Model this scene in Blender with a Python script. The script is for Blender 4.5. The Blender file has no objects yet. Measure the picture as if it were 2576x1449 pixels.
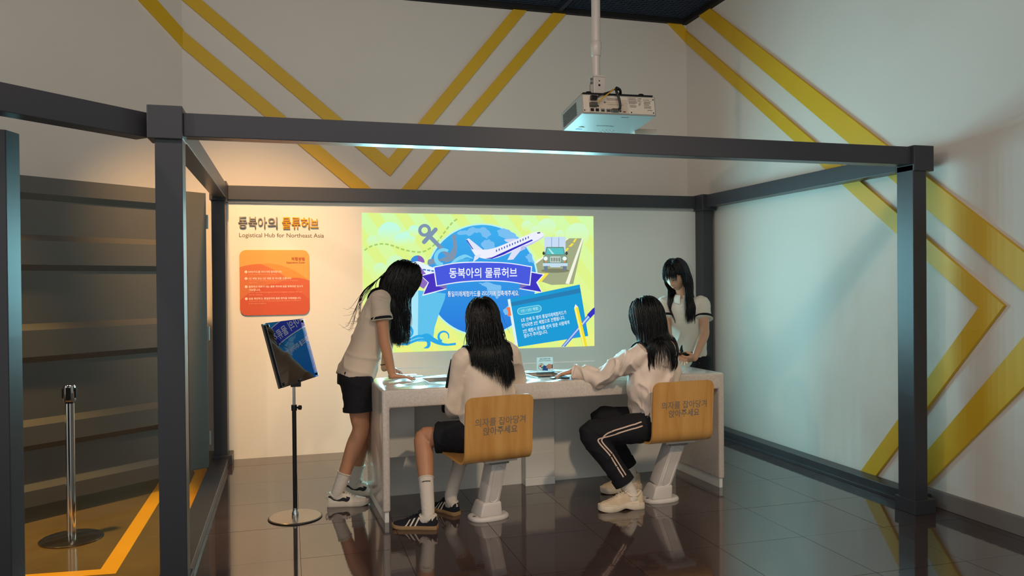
import bpy, bmesh, math, random
from mathutils import Vector, Matrix, Quaternion, noise

random.seed(7)
PI = math.pi
SC = bpy.context.scene
COL = SC.collection

# ---------------------------------------------------------------- camera
cam_d = bpy.data.cameras.new('camera')
cam = bpy.data.objects.new('camera', cam_d)
COL.objects.link(cam)
SC.camera = cam
cam_d.sensor_width = 36.0
cam_d.lens = 36.0 * 1978.6 / 2576.0
cam_d.clip_start = 0.05
_y, _p, _r = math.radians(15.8463), math.radians(-0.4463), math.radians(-0.513)
_fw = Vector((math.sin(_y) * math.cos(_p), math.cos(_y) * math.cos(_p), math.sin(_p)))
_rt = Vector((math.cos(_y), -math.sin(_y), 0))
_up = _rt.cross(_fw)
_R = _rt * math.cos(_r) + _up * math.sin(_r)
_U = _up * math.cos(_r) - _rt * math.sin(_r)
_m = Matrix((_R, _U, -_fw)).transposed().to_4x4()
_m.translation = Vector((0.4707, -6.6495, 1.4))
cam.matrix_world = _m

# ---------------------------------------------------------------- world, exposure
W = bpy.data.worlds.new('world')
SC.world = W
W.use_nodes = True
W.node_tree.nodes['Background'].inputs[0].default_value = (0.90, 0.95, 0.96, 1)
W.node_tree.nodes['Background'].inputs[1].default_value = 0.80
SC.view_settings.view_transform = 'Standard'
SC.view_settings.look = 'None'
SC.view_settings.gamma = 1.0
SC.view_settings.use_curve_mapping = False
SC.view_settings.exposure = 0.0


# ---------------------------------------------------------------- lamps
def lamp(name, kind, loc, target, power, color, size=0.1, spot=60, blend=0.4, size_y=None):
    d = bpy.data.lights.new(name, kind)
    d.energy = power
    d.color = color
    if kind == 'SPOT':
        d.spot_size = math.radians(spot)
        d.spot_blend = blend
        d.shadow_soft_size = size
    elif kind == 'AREA':
        d.shape = 'RECTANGLE'
        d.size = size
        d.size_y = size_y or size
    else:
        d.shadow_soft_size = size
    o = bpy.data.objects.new(name, d)
    COL.objects.link(o)
    o.location = loc
    o.rotation_euler = (Vector(target) - Vector(loc)).to_track_quat('-Z', 'Y').to_euler()
    return o


WARM = (1.0, 0.74, 0.50)
# ceiling spots of the exhibition hall: one aimed through the open left side of the booth, others over the visitors' side
lamp('spot_left_key', 'SPOT', (-2.25, -4.3, 3.36), (2.2, -1.3, 0.7), 115, (1.0, 0.78, 0.60), 0.05, 62, 0.5)
lamp('spot_panel_wash', 'SPOT', (0.02, -2.55, 3.85), (0.14, 0.0, 1.30), 700, (1.0, 0.58, 0.25), 0.06, 52, 1.0)
lamp('spot_hall_right', 'SPOT', (2.5, -6.2, 3.7), (2.1, -2.35, 0.25), 300, WARM, 0.12, 48, 1.0)
lamp('spot_gold_floor', 'SPOT', (-1.3, -2.3, 3.8), (-0.75, -1.9, 0.0), 620, (1.0, 0.60, 0.18), 0.08, 36, 0.7)
lamp('hall_ceiling_light', 'AREA', (0.9, -4.6, 3.85), (0.9, 0.4, 3.0), 72, (1.0, 0.85, 0.74), 3.4, size_y=1.0)
# added lamp grid boosting the light that the projected picture throws back
for ix in range(8):
    for iz in range(5):
        px_, pz_ = 1.063 + 2.066 * (ix + 0.5) / 8, 0.813 + 1.174 * (iz + 0.5) / 5
        lamp('added_picture_glow', 'SPOT', (px_, -0.02, pz_), (px_, -1.0, pz_), 8.2, (0.34, 0.84, 0.96), 0.0, 176, 1.0)
# ---------------------------------------------------------------- helpers
def V(*a):
    return Vector(a[0]) if len(a) == 1 else Vector(a)


def lin(c):
    if isinstance(c, str):
        c = c.lstrip('#')
        c = [int(c[i:i + 2], 16) / 255 for i in (0, 2, 4)]
    return tuple((x / 12.92 if x <= 0.04045 else ((x + 0.055) / 1.055) ** 2.4) for x in c) + (1,)


MATS = {}


def mat(name, color, rough=0.6, metal=0.0, var=0.0, vscale=6.0, bump=0.0, bscale=60.0, spec=0.5, coat=0.0,
        emit=0.0, stretch=(1, 1, 1), rvar=0.0, color2=None, sheen=0.0, trans=0.0, ior=1.45, alpha=1.0, bdist=0.01, sss=0.0):
    if name in MATS:
        return MATS[name]
    m = bpy.data.materials.new(name)
    MATS[name] = m
    m.use_nodes = True
    nt = m.node_tree
    b = nt.nodes['Principled BSDF']
    c = lin(color)
    b.inputs['Base Color'].default_value = c
    b.inputs['Roughness'].default_value = rough
    b.inputs['Metallic'].default_value = metal
    b.inputs['Specular IOR Level'].default_value = spec
    b.inputs['IOR'].default_value = ior
    b.inputs['Coat Weight'].default_value = coat
    b.inputs['Coat Roughness'].default_value = 0.05
    b.inputs['Sheen Weight'].default_value = sheen
    b.inputs['Transmission Weight'].default_value = trans
    b.inputs['Alpha'].default_value = alpha
    if sss:
        b.inputs['Subsurface Weight'].default_value = sss
        b.inputs['Subsurface Radius'].default_value = (0.012, 0.005, 0.003)
        b.inputs['Subsurface Scale'].default_value = 1.0
    tc = nt.nodes.new('ShaderNodeTexCoord')
    mp = nt.nodes.new('ShaderNodeMapping')
    mp.inputs['Scale'].default_value = stretch
    nt.links.new(tc.outputs['Object'], mp.inputs['Vector'])
    if var or color2 or rvar:
        n = nt.nodes.new('ShaderNodeTexNoise')
        n.inputs['Scale'].default_value = vscale
        n.inputs['Detail'].default_value = 4
        nt.links.new(mp.outputs[0], n.inputs['Vector'])
        if var or color2:
            mx = nt.nodes.new('ShaderNodeMix')
            mx.data_type = 'RGBA'
            a = c if color2 else tuple(max(0, x * (1 - var)) for x in c[:3]) + (1,)
            d = lin(color2) if color2 else tuple(min(1, x * (1 + var)) for x in c[:3]) + (1,)
            mx.inputs['A'].default_value = a
            mx.inputs['B'].default_value = d
            rp = nt.nodes.new('ShaderNodeMapRange')
            rp.inputs['From Min'].default_value = 0.3
            rp.inputs['From Max'].default_value = 0.7
            nt.links.new(n.outputs['Fac'], rp.inputs['Value'])
            nt.links.new(rp.outputs[0], mx.inputs['Factor'])
            nt.links.new(mx.outputs['Result'], b.inputs['Base Color'])
        if rvar:
            rr = nt.nodes.new('ShaderNodeMapRange')
            rr.inputs['To Min'].default_value = max(0, rough - rvar)
            rr.inputs['To Max'].default_value = rough + rvar
            nt.links.new(n.outputs['Fac'], rr.inputs['Value'])
            nt.links.new(rr.outputs[0], b.inputs['Roughness'])
    if bump:
        n2 = nt.nodes.new('ShaderNodeTexNoise')
        n2.inputs['Scale'].default_value = bscale
        n2.inputs['Detail'].default_value = 3
        nt.links.new(mp.outputs[0], n2.inputs['Vector'])
        bp = nt.nodes.new('ShaderNodeBump')
        bp.inputs['Strength'].default_value = bump
        bp.inputs['Distance'].default_value = bdist
        nt.links.new(n2.outputs['Fac'], bp.inputs['Height'])
        nt.links.new(bp.outputs[0], b.inputs['Normal'])
    if emit:
        b.inputs['Emission Color'].default_value = c
        b.inputs['Emission Strength'].default_value = emit
        b.inputs['Base Color'].default_value = (0, 0, 0, 1)
        b.inputs['Specular IOR Level'].default_value = 0
    return m


def sm(t):
    t = max(0.0, min(1.0, t))
    return t * t * (3 - 2 * t)


def catmull(pts, sub):
    """smooth polyline through pts (lists of floats or Vectors)"""
    P = [Vector(p) for p in pts]
    if len(P) < 3 or sub < 2:
        return P
    out = []
    for i in range(len(P) - 1):
        p0 = P[i - 1] if i else P[0] * 2 - P[1]
        p1, p2 = P[i], P[i + 1]
        p3 = P[i + 2] if i + 2 < len(P) else P[-1] * 2 - P[-2]
        for k in range(sub):
            t = k / sub
            out.append(0.5 * ((2 * p1) + (p2 - p0) * t + (2 * p0 - 5 * p1 + 4 * p2 - p3) * t * t + (3 * p1 - p0 - 3 * p2 + p3) * t ** 3))
    out.append(P[-1])
    return out


class G:
    def __init__(s):
        s.v = []
        s.f = []

    def add(s, vs, fs):
        o = len(s.v)
        s.v += [tuple(v) for v in vs]
        s.f += [tuple(i + o for i in f) for f in fs]
        return s

    def box(s, x0, x1, y0, y1, z0, z1, M=None):
        vs = [Vector((x, y, z)) for z in (z0, z1) for y in (y0, y1) for x in (x0, x1)]
        if M is not None:
            vs = [M @ v for v in vs]
        return s.add(vs, [(0, 2, 3, 1), (4, 5, 7, 6), (0, 1, 5, 4), (1, 3, 7, 5), (3, 2, 6, 7), (2, 0, 4, 6)])

    def prism(s, poly, fn, a, b):
        """poly: 2D points, fn(u,v,w)->3D; extruded from w=a to w=b"""
        n = len(poly)
        vs = [fn(p[0], p[1], a) for p in poly] + [fn(p[0], p[1], b) for p in poly]
        fs = [tuple(range(n))[::-1], tuple(range(n, 2 * n))]
        fs += [(i, (i + 1) % n, n + (i + 1) % n, n + i) for i in range(n)]
        return s.add(vs, fs)

    def tube(s, pts, rad, n=10, caps=True, flat=1.0, up=None, round_caps=False):
        P = [Vector(p) for p in pts]
        m = len(P)
        if not hasattr(rad, '__len__'):
            rad = [rad] * m
        if round_caps:
            d0 = (P[0] - P[1]).normalized()
            d1 = (P[-1] - P[-2]).normalized()
            r0, r1 = rad[0], rad[-1]
            P = [P[0] + d0 * r0 * 0.95, P[0] + d0 * r0 * 0.7] + P + [P[-1] + d1 * r1 * 0.7, P[-1] + d1 * r1 * 0.95]
            rad = [r0 * 0.3, r0 * 0.72] + list(rad) + [r1 * 0.72, r1 * 0.3]
            m = len(P)
        t = [(P[min(i + 1, m - 1)] - P[max(i - 1, 0)]).normalized() for i in range(m)]
        u = Vector(up) if up is not None else Vector((0, 0, 1))
        if abs(u.dot(t[0])) > 0.95:
            u = Vector((1, 0, 0)) if abs(t[0].x) < 0.9 else Vector((0, 1, 0))
        u = (u - t[0] * u.dot(t[0])).normalized()
        vs = []
        for i in range(m):
            u = (u - t[i] * u.dot(t[i]))
            u = u.normalized() if u.length > 1e-6 else t[i].orthogonal().normalized()
            w = t[i].cross(u)
            for k in range(n):
                a = 2 * PI * k / n
                vs.append(P[i] + (w * math.cos(a) + u * (math.sin(a) * flat)) * rad[i])
        fs = [(i * n + k, i * n + (k + 1) % n, (i + 1) * n + (k + 1) % n, (i + 1) * n + k) for i in range(m - 1) for k in range(n)]
        if caps:
            fs += [tuple(range(n))[::-1], tuple(range((m - 1) * n, m * n))]
        return s.add(vs, fs)

    def cyl(s, p0, p1, r0, r1=None, n=24):
        return s.tube([p0, p1], [r0, r0 if r1 is None else r1], n)

    def lathe(s, c, prof, n=32, M=None):
        c = Vector(c)
        vs = []
        for r, z in prof:
            for k in range(n):
                p = Vector((r * math.cos(2 * PI * k / n), r * math.sin(2 * PI * k / n), z))
                vs.append(c + (M @ p if M is not None else p))
        m = len(prof)
        fs = [(i * n + k, i * n + (k + 1) % n, (i + 1) * n + (k + 1) % n, (i + 1) * n + k) for i in range(m - 1) for k in range(n)]
        fs += [tuple(range(n))[::-1], tuple(range((m - 1) * n, m * n))]
        return s.add(vs, fs)

    def loft(s, rings):
        """rings: equal-length lists of points; closed with caps"""
        n = len(rings[0])
        vs = [p for r in rings for p in r]
        m = len(rings)
        fs = [(i * n + k, i * n + (k + 1) % n, (i + 1) * n + (k + 1) % n, (i + 1) * n + k) for i in range(m - 1) for k in range(n)]
        fs += [tuple(range(n))[::-1], tuple(range((m - 1) * n, m * n))]
        return s.add(vs, fs)

    def ball(s, c, r, nu=16, nv=10, M=None):
        c = Vector(c)
        r = (r, r, r) if not hasattr(r, '__len__') else r
        rings = []
        for i in range(nv + 1):
            th = PI * (0.02 + 0.96 * i / nv)
            ring = []
            for k in range(nu):
                a = 2 * PI * k / nu
                p = Vector((r[0] * math.sin(th) * math.cos(a), r[1] * math.sin(th) * math.sin(a), -r[2] * math.cos(th)))
                ring.append(c + (M @ p if M is not None else p))
            rings.append(ring)
        return s.loft(rings)

    def mesh(s, name, bevel=0.0, segs=2, smooth=None):
        me = bpy.data.meshes.new(name)
        bm = bmesh.new()
        bv = [bm.verts.new(v) for v in s.v]
        for f in s.f:
            try:
                bm.faces.new([bv[i] for i in f])
            except ValueError:
                pass
        bmesh.ops.recalc_face_normals(bm, faces=bm.faces)
        if bevel:
            bm.normal_update()
            es = [e for e in bm.edges if len(e.link_faces) == 2 and e.calc_face_angle(0) > 0.6]
            bmesh.ops.bevel(bm, geom=es, offset=bevel, segments=segs, affect='EDGES', profile=0.5, clamp_overlap=True)
        bm.to_mesh(me)
        bm.free()
        if smooth is not None:
            me.shade_smooth()
            if smooth < 180:
                me.set_sharp_from_angle(angle=math.radians(smooth))
        return me


def link(name, me, m, parent=None):
    o = bpy.data.objects.new(name, me)
    COL.objects.link(o)
    if m is not None and me is not None:
        me.materials.append(m)
    if parent is not None:
        o.parent = parent
        o.matrix_parent_inverse = Matrix.Translation(-parent_loc(parent))
    return o


PL = {}


def parent_loc(p):
    return PL.get(p.name, Vector((0, 0, 0)))


def obj(name, g, m, parent=None, bevel=0.0, smooth=None, segs=2, label=None):
    """one mesh object; coordinates are given in the world"""
    o = link(name, g.mesh(name, bevel, segs, smooth), m, parent)
    if label:
        o['label'] = label
    return o


def thing(name, label, cat, loc=(0, 0, 0), group=None, kind=None):
    o = bpy.data.objects.new(name, None)
    o.empty_display_size = 0.1
    COL.objects.link(o)
    o.location = loc
    PL[o.name] = Vector(loc)
    if kind:
        o['kind'] = kind
    else:
        o['label'] = label
        o['category'] = cat
    if group:
        o['group'] = group
    return o


def tag(o, label, cat, group=None):
    o['label'] = label
    o['category'] = cat
    if group:
        o['group'] = group
    return o


def struct(name, g, m, bevel=0.0, smooth=None):
    o = obj(name, g, m, None, bevel, smooth)
    o['kind'] = 'structure'
    return o


TMP = bpy.data.scenes.new('workbench')   # scratch scene, removed at the end


def text_mesh(body, width=None, height=None, ext=0.0, bold=0.0, spacing=1.0, shear=0.0, res=3):
    """flat lettering, centred at the origin of the XY plane, scaled to width (and height)"""
    cu = bpy.data.curves.new('lettering', 'FONT')
    cu.body = body
    cu.size = 1.0
    cu.extrude = 0.0
    cu.offset = bold
    cu.resolution_u = res
    cu.space_character = spacing
    cu.shear = shear
    cu.align_x = 'LEFT'
    t = bpy.data.objects.new('lettering', cu)
    TMP.collection.objects.link(t)
    TMP.view_layers[0].update()
    me = bpy.data.meshes.new_from_object(t.evaluated_get(TMP.view_layers[0].depsgraph))
    bpy.data.objects.remove(t)
    bpy.data.curves.remove(cu)
    xs = [v.co.x for v in me.vertices]
    ys = [v.co.y for v in me.vertices]
    if not xs:
        return me
    cx, cy = (min(xs) + max(xs)) / 2, (min(ys) + max(ys)) / 2
    w, h = max(xs) - min(xs), max(ys) - min(ys)
    sx = width / w if width else height / h
    sy = height / h if height else sx
    for v in me.vertices:
        v.co = Vector(((v.co.x - cx) * sx, (v.co.y - cy) * sy, 0))
    if ext:
        bm = bmesh.new()
        bm.from_mesh(me)
        bmesh.ops.remove_doubles(bm, verts=bm.verts, dist=1e-6)
        r = bmesh.ops.extrude_face_region(bm, geom=list(bm.faces))
        bmesh.ops.translate(bm, vec=(0, 0, ext), verts=[e for e in r['geom'] if isinstance(e, bmesh.types.BMVert)])
        bmesh.ops.recalc_face_normals(bm, faces=bm.faces)
        bm.to_mesh(me)
        bm.free()
    return me


def text(name, body, m, M, parent=None, **k):
    me = text_mesh(body, **k)
    me.transform(M)
    me.name = name
    return link(name, me, m, parent)


def frame_m(o, x, y, z=None):
    """matrix with the given axes and origin"""
    x, y = Vector(x).normalized(), Vector(y).normalized()
    z = Vector(z).normalized() if z is not None else x.cross(y).normalized()
    M = Matrix((x, y, z)).transposed().to_4x4()
    M.translation = Vector(o)
    return M


WALLM = lambda x, z, y=0.0: frame_m((x, y, z), (1, 0, 0), (0, 0, 1), (0, -1, 0))


def fuse(name, g, m, parent, voxel=0.006, it=4, wr=None, label=None, fac=0.5):
    """melt overlapping closed shapes into one continuous skin"""
    me = g.mesh(name)
    t = bpy.data.objects.new(name, me)
    TMP.collection.objects.link(t)
    r = t.modifiers.new('r', 'REMESH')
    r.mode = 'VOXEL'
    r.voxel_size = voxel
    if it:
        s_ = t.modifiers.new('s', 'SMOOTH')
        s_.factor = fac
        s_.iterations = it
    TMP.view_layers[0].update()
    m2 = bpy.data.meshes.new_from_object(t.evaluated_get(TMP.view_layers[0].depsgraph))
    bpy.data.objects.remove(t)
    bpy.data.meshes.remove(me)
    if wr:
        no = [v.normal.copy() for v in m2.vertices]
        for v, n in zip(m2.vertices, no):
            d = wr(v.co, n)
            if d:
                v.co += n * d
    m2.name = name
    m2.shade_smooth()
    o = link(name, m2, m, parent)
    if label:
        o['label'] = label
    return o
# ---------------------------------------------------------------- materials of the room
M_WALL = mat('wall_paint', '#e0d9cf', 0.75, bump=0.03, bscale=220, var=0.015, vscale=2)
M_PANEL = mat('panel_paint', '#e6e1d8', 0.62, bump=0.02, bscale=260, var=0.012, vscale=1.5)
M_YEL = mat('yellow_band', '#dcb024', 0.5, var=0.03, vscale=3)
M_STEEL = mat('grey_frame_paint', '#3a3a3f', 0.36, var=0.03, vscale=3, bump=0.015, bscale=150)
M_DOOR = mat('grey_door_paint', '#57544f', 0.42, var=0.03, vscale=2.5)
M_DARK = mat('dark_gap', '#141416', 0.7)
M_NAVYC = mat('ceiling_navy', '#1a2334', 0.8, var=0.1, vscale=1.2)
M_NAVYB = mat('ceiling_bar', '#222d42', 0.7)
M_TILE = mat('floor_tile', '#463938', 0.055, var=0.10, vscale=2.2, bump=0.012, bscale=7, stretch=(1, 3.5, 1), rvar=0.02, spec=0.6, ior=2.15, bdist=0.02)
M_GROUT = mat('floor_joint', '#211c1b', 0.5)
M_CONC = mat('hall_floor', '#6b5834', 0.12, var=0.16, vscale=2.5, bump=0.012, bscale=6, rvar=0.04, bdist=0.02)
M_TAPE = mat('yellow_tape', '#e0a020', 0.35, var=0.04, vscale=5)
M_CHROME = mat('chrome', '#d2d0cc', 0.12, 1.0)
M_BLACK = mat('black_plastic', '#0e0e10', 0.4)
M_WHITEP = mat('white_plastic', '#d9d4cc', 0.42)
M_GREYM = mat('grey_metal', '#8b8a88', 0.35, 0.6)

# ---------------------------------------------------------------- room shell
ZC = 3.93
CX, CY = -0.361, 0.401          # corner between the angled left wall and the rear wall
XR = 4.293
LD = Vector((-math.cos(math.radians(40)), -math.sin(math.radians(40)), 0))
LN = Vector((-LD.y, LD.x, 0))   # points away from the room (flipped below)
if LN.dot(Vector((1, -1, 0))) > 0:
    LN = -LN

struct('wall_rear', G().box(CX, XR + 0.12, CY, CY + 0.12, 0, ZC + 0.3), M_WALL)
struct('wall_right', G().box(XR, XR + 0.12, -9.0, CY, 0, ZC + 0.3), M_WALL)
c0 = Vector((CX, CY, 0))
c1 = c0 + LD * 5.2
poly = [c0, c1, c1 + LN * 0.12, c0 + LN * 0.12]
struct('wall_left', G().prism([(p.x, p.y) for p in poly], lambda u, v, w: (u, v, w), 0, ZC + 0.3), M_WALL)
# white panel closing the back of the booth
struct('wall_back', G().box(-0.02, 4.169, 0.0, 0.05, 0.0, 2.10), M_PANEL)

# ceiling: dark board with bars, border strip, fine grid
struct('ceiling', G().box(-5.0, XR + 0.1, -9.0, CY + 0.1, ZC + 0.06, ZC + 0.16), M_NAVYC)
ceil = bpy.data.objects['ceiling']
g = G()
g.box(CX, XR, CY - 0.05, CY, ZC, ZC + 0.06)
g.box(XR - 0.05, XR, -6.0, CY - 0.05, ZC, ZC + 0.06)
obj('border_strip', g, M_DARK, ceil)
for xx in (0.55, 1.75, 2.95):
    obj('panel_bar', G().box(xx - 0.02, xx + 0.02, -5.0, CY - 0.05, ZC + 0.01, ZC + 0.06), M_NAVYB, ceil)
for yy in (-0.75, -1.95, -3.15):
    obj('panel_bar', G().box(-0.6, XR - 0.05, yy - 0.02, yy + 0.02, ZC + 0.012, ZC + 0.06), M_NAVYB, ceil)
g = G()
for i in range(72):
    xx = 1.0 + i * 0.045
    g.box(xx, xx + 0.004, -2.4, CY - 0.05, ZC + 0.045, ZC + 0.06)
for i in range(62):
    yy = CY - 0.07 - i * 0.045
    g.box(1.0, XR - 0.05, yy, yy + 0.004, ZC + 0.044, ZC + 0.06)
o = obj('fine_grid', g, mat('grid_wire', '#3a4658', 0.6), ceil)
o['kind'] = 'stuff'

# floor of the booth: dark polished tiles, laid a hair apart
struct('floor', G().box(-0.12, XR, -9.0, CY, -0.1, -0.003), M_GROUT)
fl = bpy.data.objects['floor']
for ci in range(-1, 8):
    x0 = 0.514 + 0.5268 * ci
    x1 = x0 + 0.5268
    off = -2.510 if ci < 3 else -2.41
    for r in range(-3, 6):
        y0 = off + 0.56 * r
        y1 = y0 + 0.56
        a, b = max(x0 + 0.0012, -0.01), min(x1 - 0.0012, XR)
        c, d = y0 + 0.0012, min(y1 - 0.0012, CY)
        if d - c < 0.05 or b - a < 0.05 or c < -4.4:
            continue
        obj('tile', G().box(a, b, c, d, -0.012, random.uniform(-0.0004, 0.0004)), M_TILE, fl)
g = G()
g.box(-0.01, XR, -9.0, -4.2, -0.012, -0.001)
obj('tile', g, M_TILE, fl)

# hall floor on the left, with yellow guide lines
struct('floor_hall', G().box(-5.2, -0.12, -9.0, CY + 0.2, -0.1, 0.0), M_CONC)
fh = bpy.data.objects['floor_hall']
flat = lambda u, v, w: (u, v, w)
for pl in ([(-0.398, -0.822), (-0.449, -0.891), (-0.436, -2.402), (-0.351, -2.455), (-0.330, -1.1)],):
    pass
obj('guide_line', G().prism([(-0.43, -0.60), (-0.345, -0.60), (-0.353, -2.457), (-0.437, -2.372)], flat, 0.0, 0.0015), M_TAPE, fh)
obj('guide_line', G().prism([(-0.437, -2.372), (-0.353, -2.457), (-1.6, -2.352), (-1.6, -2.268)], flat, 0.0, 0.0016), M_TAPE, fh)
obj('guide_line', G().prism([(-0.215, -0.35), (-0.135, -0.35), (-0.122, -1.85), (-0.205, -1.85)], flat, 0.0, 0.0015), M_TAPE, fh)
obj('guide_line', G().prism([(-0.30, -0.02), (-0.20, -0.0), (-0.125, -0.36), (-0.215, -0.39)], flat, 0.0, 0.0017), M_TAPE, fh)

# yellow chevron boards fixed to the walls
TH = 0.022
rearf = lambda u, v, w: (u, CY - w, v)
rightf = lambda u, v, w: (XR - w, u, v)
leftf = lambda u, v, w: tuple(c0 + LD * u - LN * w + Vector((0, 0, v)))
NTR = [0]


def trim(poly, fn):
    NTR[0] += 1
    o = struct('trim_%d' % NTR[0], G().prism(poly, fn, 0.0, TH), M_YEL, 0.002)
    return o


# rear wall: inner V, outer V
trim([(-0.361, 3.768), (-0.361, 3.905), (1.336, 2.503), (2.502, 3.93), (2.634, 3.93), (1.348, 2.352)], rearf)
trim([(-0.361, 3.370), (-0.361, 3.519), (1.336, 2.105), (2.889, 3.93), (3.022, 3.93), (1.345, 1.955)], rearf)
trim([(4.083, 3.93), (4.236, 3.93), (XR, 3.878), (XR, 3.747)], rearf)
# angled wall: the same bands running on
trim([(0.0, 3.519), (0.0, 3.370), (0.62, 3.83), (0.75, 3.93), (0.53, 3.93)], leftf)
trim([(0.0, 3.905), (0.0, 3.768), (0.17, 3.93), (0.03, 3.93)], leftf)
# right wall: outer and inner arrow
trim([(0.118, 3.93), (-0.092, 3.93), (-3.70, 1.265), (-3.70, 1.19), (-2.617, 0.076), (-2.49, 0.04), (-2.42, 0.06), (-3.46, 1.225)], rightf)
trim([(CY - TH, 3.747), (CY - TH, 3.868), (-3.212, 1.245), (-2.175, 0.02), (-2.03, 0.02), (-3.042, 1.228)], rightf)

# low skirting along the right wall in front of the booth
struct('baseboard_right', G().box(XR - 0.03, XR, -9.0, -2.62, 0.0, 0.10), mat('baseboard_grey', '#7c7570', 0.5), 0.003)

# ---------------------------------------------------------------- container-like steel frame
ZT, ZB = 2.184, 2.072
fr = thing('booth_frame', 'dark grey steel box frame of posts and beams enclosing the exhibit booth', 'frame', (0, -2.83, 0))
YF, YK = -2.83, -0.06     # front face, back line
PW = 0.115
posts = {'fl': (-0.099, 0.016, YF, YF + PW), 'fr': (4.02, 4.115, YF, YF + 0.13), 'bl': (-0.10, 0.0, -0.16, 0.0), 'br': (4.155, 4.255, -0.14, 0.0)}
for k, (x0, x1, y0, y1) in posts.items():
    obj('post', G().box(x0, x1, y0, y1, 0.0, ZB), M_STEEL, fr, 0.003)
for (x0, x1, y0, y1, z0, z1) in ((-0.128, 0.020, YF - 0.02, YF + PW + 0.012, 2.053, 2.202), (4.02, 4.162, YF - 0.01, YF + 0.145, 2.035, 2.185),
                                 (-0.11, 0.016, -0.20, 0.0, 2.05, 2.20), (4.13, 4.275, -0.18, 0.0, 2.045, 2.19)):
    obj('corner_casting', G().box(x0, x1, y0, y1, z0, z1), M_STEEL, fr, 0.004)
obj('beam', G().box(0.020, 4.02, YF + 0.012, YF + 0.105, ZB, ZT - 0.006), M_STEEL, fr, 0.003)
obj('beam', G().box(0.016, 4.13, -0.05, 0.0, ZB, ZT), M_STEEL, fr, 0.003)
obj('beam', G().box(-0.085, 0.012, YF + PW + 0.012, -0.2, ZB, ZT - 0.002), M_STEEL, fr, 0.003)
obj('beam', G().box(4.160, 4.262, YF + 0.12, -0.18, ZB, ZT - 0.002), M_STEEL, fr, 0.003)
# sill rails on the floor
obj('sill_rail', G().box(-0.115, 0.008, YF + PW, -0.19, 0.0, 0.055), M_STEEL, fr, 0.003)
obj('sill_rail', G().box(4.160, 4.27, YF + 0.13, -0.14, 0.0, 0.07), M_STEEL, fr, 0.003)
obj('sill_lip', G().box(4.135, 4.160, YF + 0.13, -0.14, 0.0, 0.022), M_STEEL, fr, 0.002)
for (x0, x1, y0, y1, z1) in ((-0.115, 0.035, -0.20, -0.0, 0.075), (4.01, 4.16, YF - 0.015, YF + 0.15, 0.085), (-0.115, 0.03, YF - 0.01, YF + 0.13, 0.07)):
    obj('foot_casting', G().box(x0, x1, y0, y1, 0.0, z1), M_STEEL, fr, 0.003)
obj('top_channel', G().box(0.016, 4.155, -0.02, 0.0, ZB - 0.022, ZB), mat('light_channel', '#a8a49e', 0.4), fr)

# beam of the neighbouring unit running off towards the left
nb = thing('side_beam', 'grey steel beam running off at upper left from the booth corner', 'beam', (-0.36, -2.95, ZB))
d = Vector((-0.455, -0.47, 0)).normalized()
n = Vector((-d.y, d.x, 0))
a = Vector((-0.128, -2.745, 0))
b = a + d * 1.6
obj('beam_body', G().prism([(p.x, p.y) for p in (a, b, b - n * 0.1, a - n * 0.1)], flat, ZB, ZT), M_STEEL, nb, 0.003)
ga, gb = a, a + d * 0.012
obj('end_plate', G().prism([(p.x, p.y) for p in (a - d * 0.004, a + d * 0.006, a + d * 0.006 - n * 0.1, a - d * 0.004 - n * 0.1)], flat, ZB + 0.004, ZT - 0.004), M_DARK, nb)

# ---------------------------------------------------------------- corrugated door leaf standing open on the left
H0 = Vector((-0.118, -0.615, 0))
dd = (Vector((-1.036, -1.385, 0)) - Vector((-0.09, -0.60, 0))).normalized()
dn = Vector((dd.y, -dd.x, 0))
if dn.y > 0:
    dn = -dn           # towards the visitors
dr = thing('container_door', 'grey corrugated container door standing open behind the chrome post', 'door', tuple(H0))
Z0, Z1 = 0.093, 2.053
prof = []
zt = Z1
for dz, dep in ((0, 1), (.100, 1), (.136, 0), (.345, 0), (.382, 1), (.525, 1), (.560, 0), (.877, 0), (.915, 1), (1.073, 1), (1.110, 0), (1.447, 0), (1.484, 1), (1.596, 1), (1.633, 0), (1.829, 0), (1.866, 1), (1.960, 1)):
    prof.append((Z1 - dz, dep * 0.036))
back = [(z, -0.03) for z, _ in (prof[-1], prof[0])]
pf = prof + back
doorf = lambda u, v, w: tuple(H0 + dd * w + dn * v + Vector((0, 0, u)))
obj('corrugated_sheet', G().prism(pf, doorf, 0.14, 2.2), M_DOOR, dr)
obj('hinge_stile', G().prism([(Z0, -0.03), (Z0, 0.042), (Z1, 0.042), (Z1, -0.03)], doorf, 0.0, 0.15), M_DOOR, dr, 0.003)
for zz in (0.30, 1.05, 1.85):
    hp = H0 - dd * 0.018 + dn * 0.02
    h = obj('hinge', G().cyl(hp + Vector((0, 0, zz - 0.05)), hp + Vector((0, 0, zz + 0.05)), 0.012, n=12), M_GREYM, dr, smooth=40)
    obj('hinge_leaf', G().prism([(zz - 0.03, 0.0), (zz - 0.03, 0.012), (zz + 0.03, 0.012), (zz + 0.03, 0.0)], doorf, -0.02, 0.0), M_GREYM, h)

# edge of a second grey leaf at the far left of the view
le = thing('door_leaf', 'grey steel door leaf seen edge-on at the far left', 'door', (-0.66, -2.92, 0))
ea, eb = Vector((-0.657, -2.919, 0)), Vector((-0.632, -2.827, 0))
el = Vector((-0.93, -0.30, 0)).normalized()
obj('leaf_panel', G().prism([(p.x, p.y) for p in (ea + el * 1.4, ea, eb, eb + el * 1.4)], flat, 0.03, 2.053), M_STEEL, le, 0.003)
cb = eb + el * 0.03 + Vector((0.035, 0.0, 0))
obj('floor_guide', G().lathe((cb.x, cb.y, 0.0), [(0.035, 0.0), (0.035, 0.02), (0.02, 0.03)], 20), M_BLACK, le, smooth=40)
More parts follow.
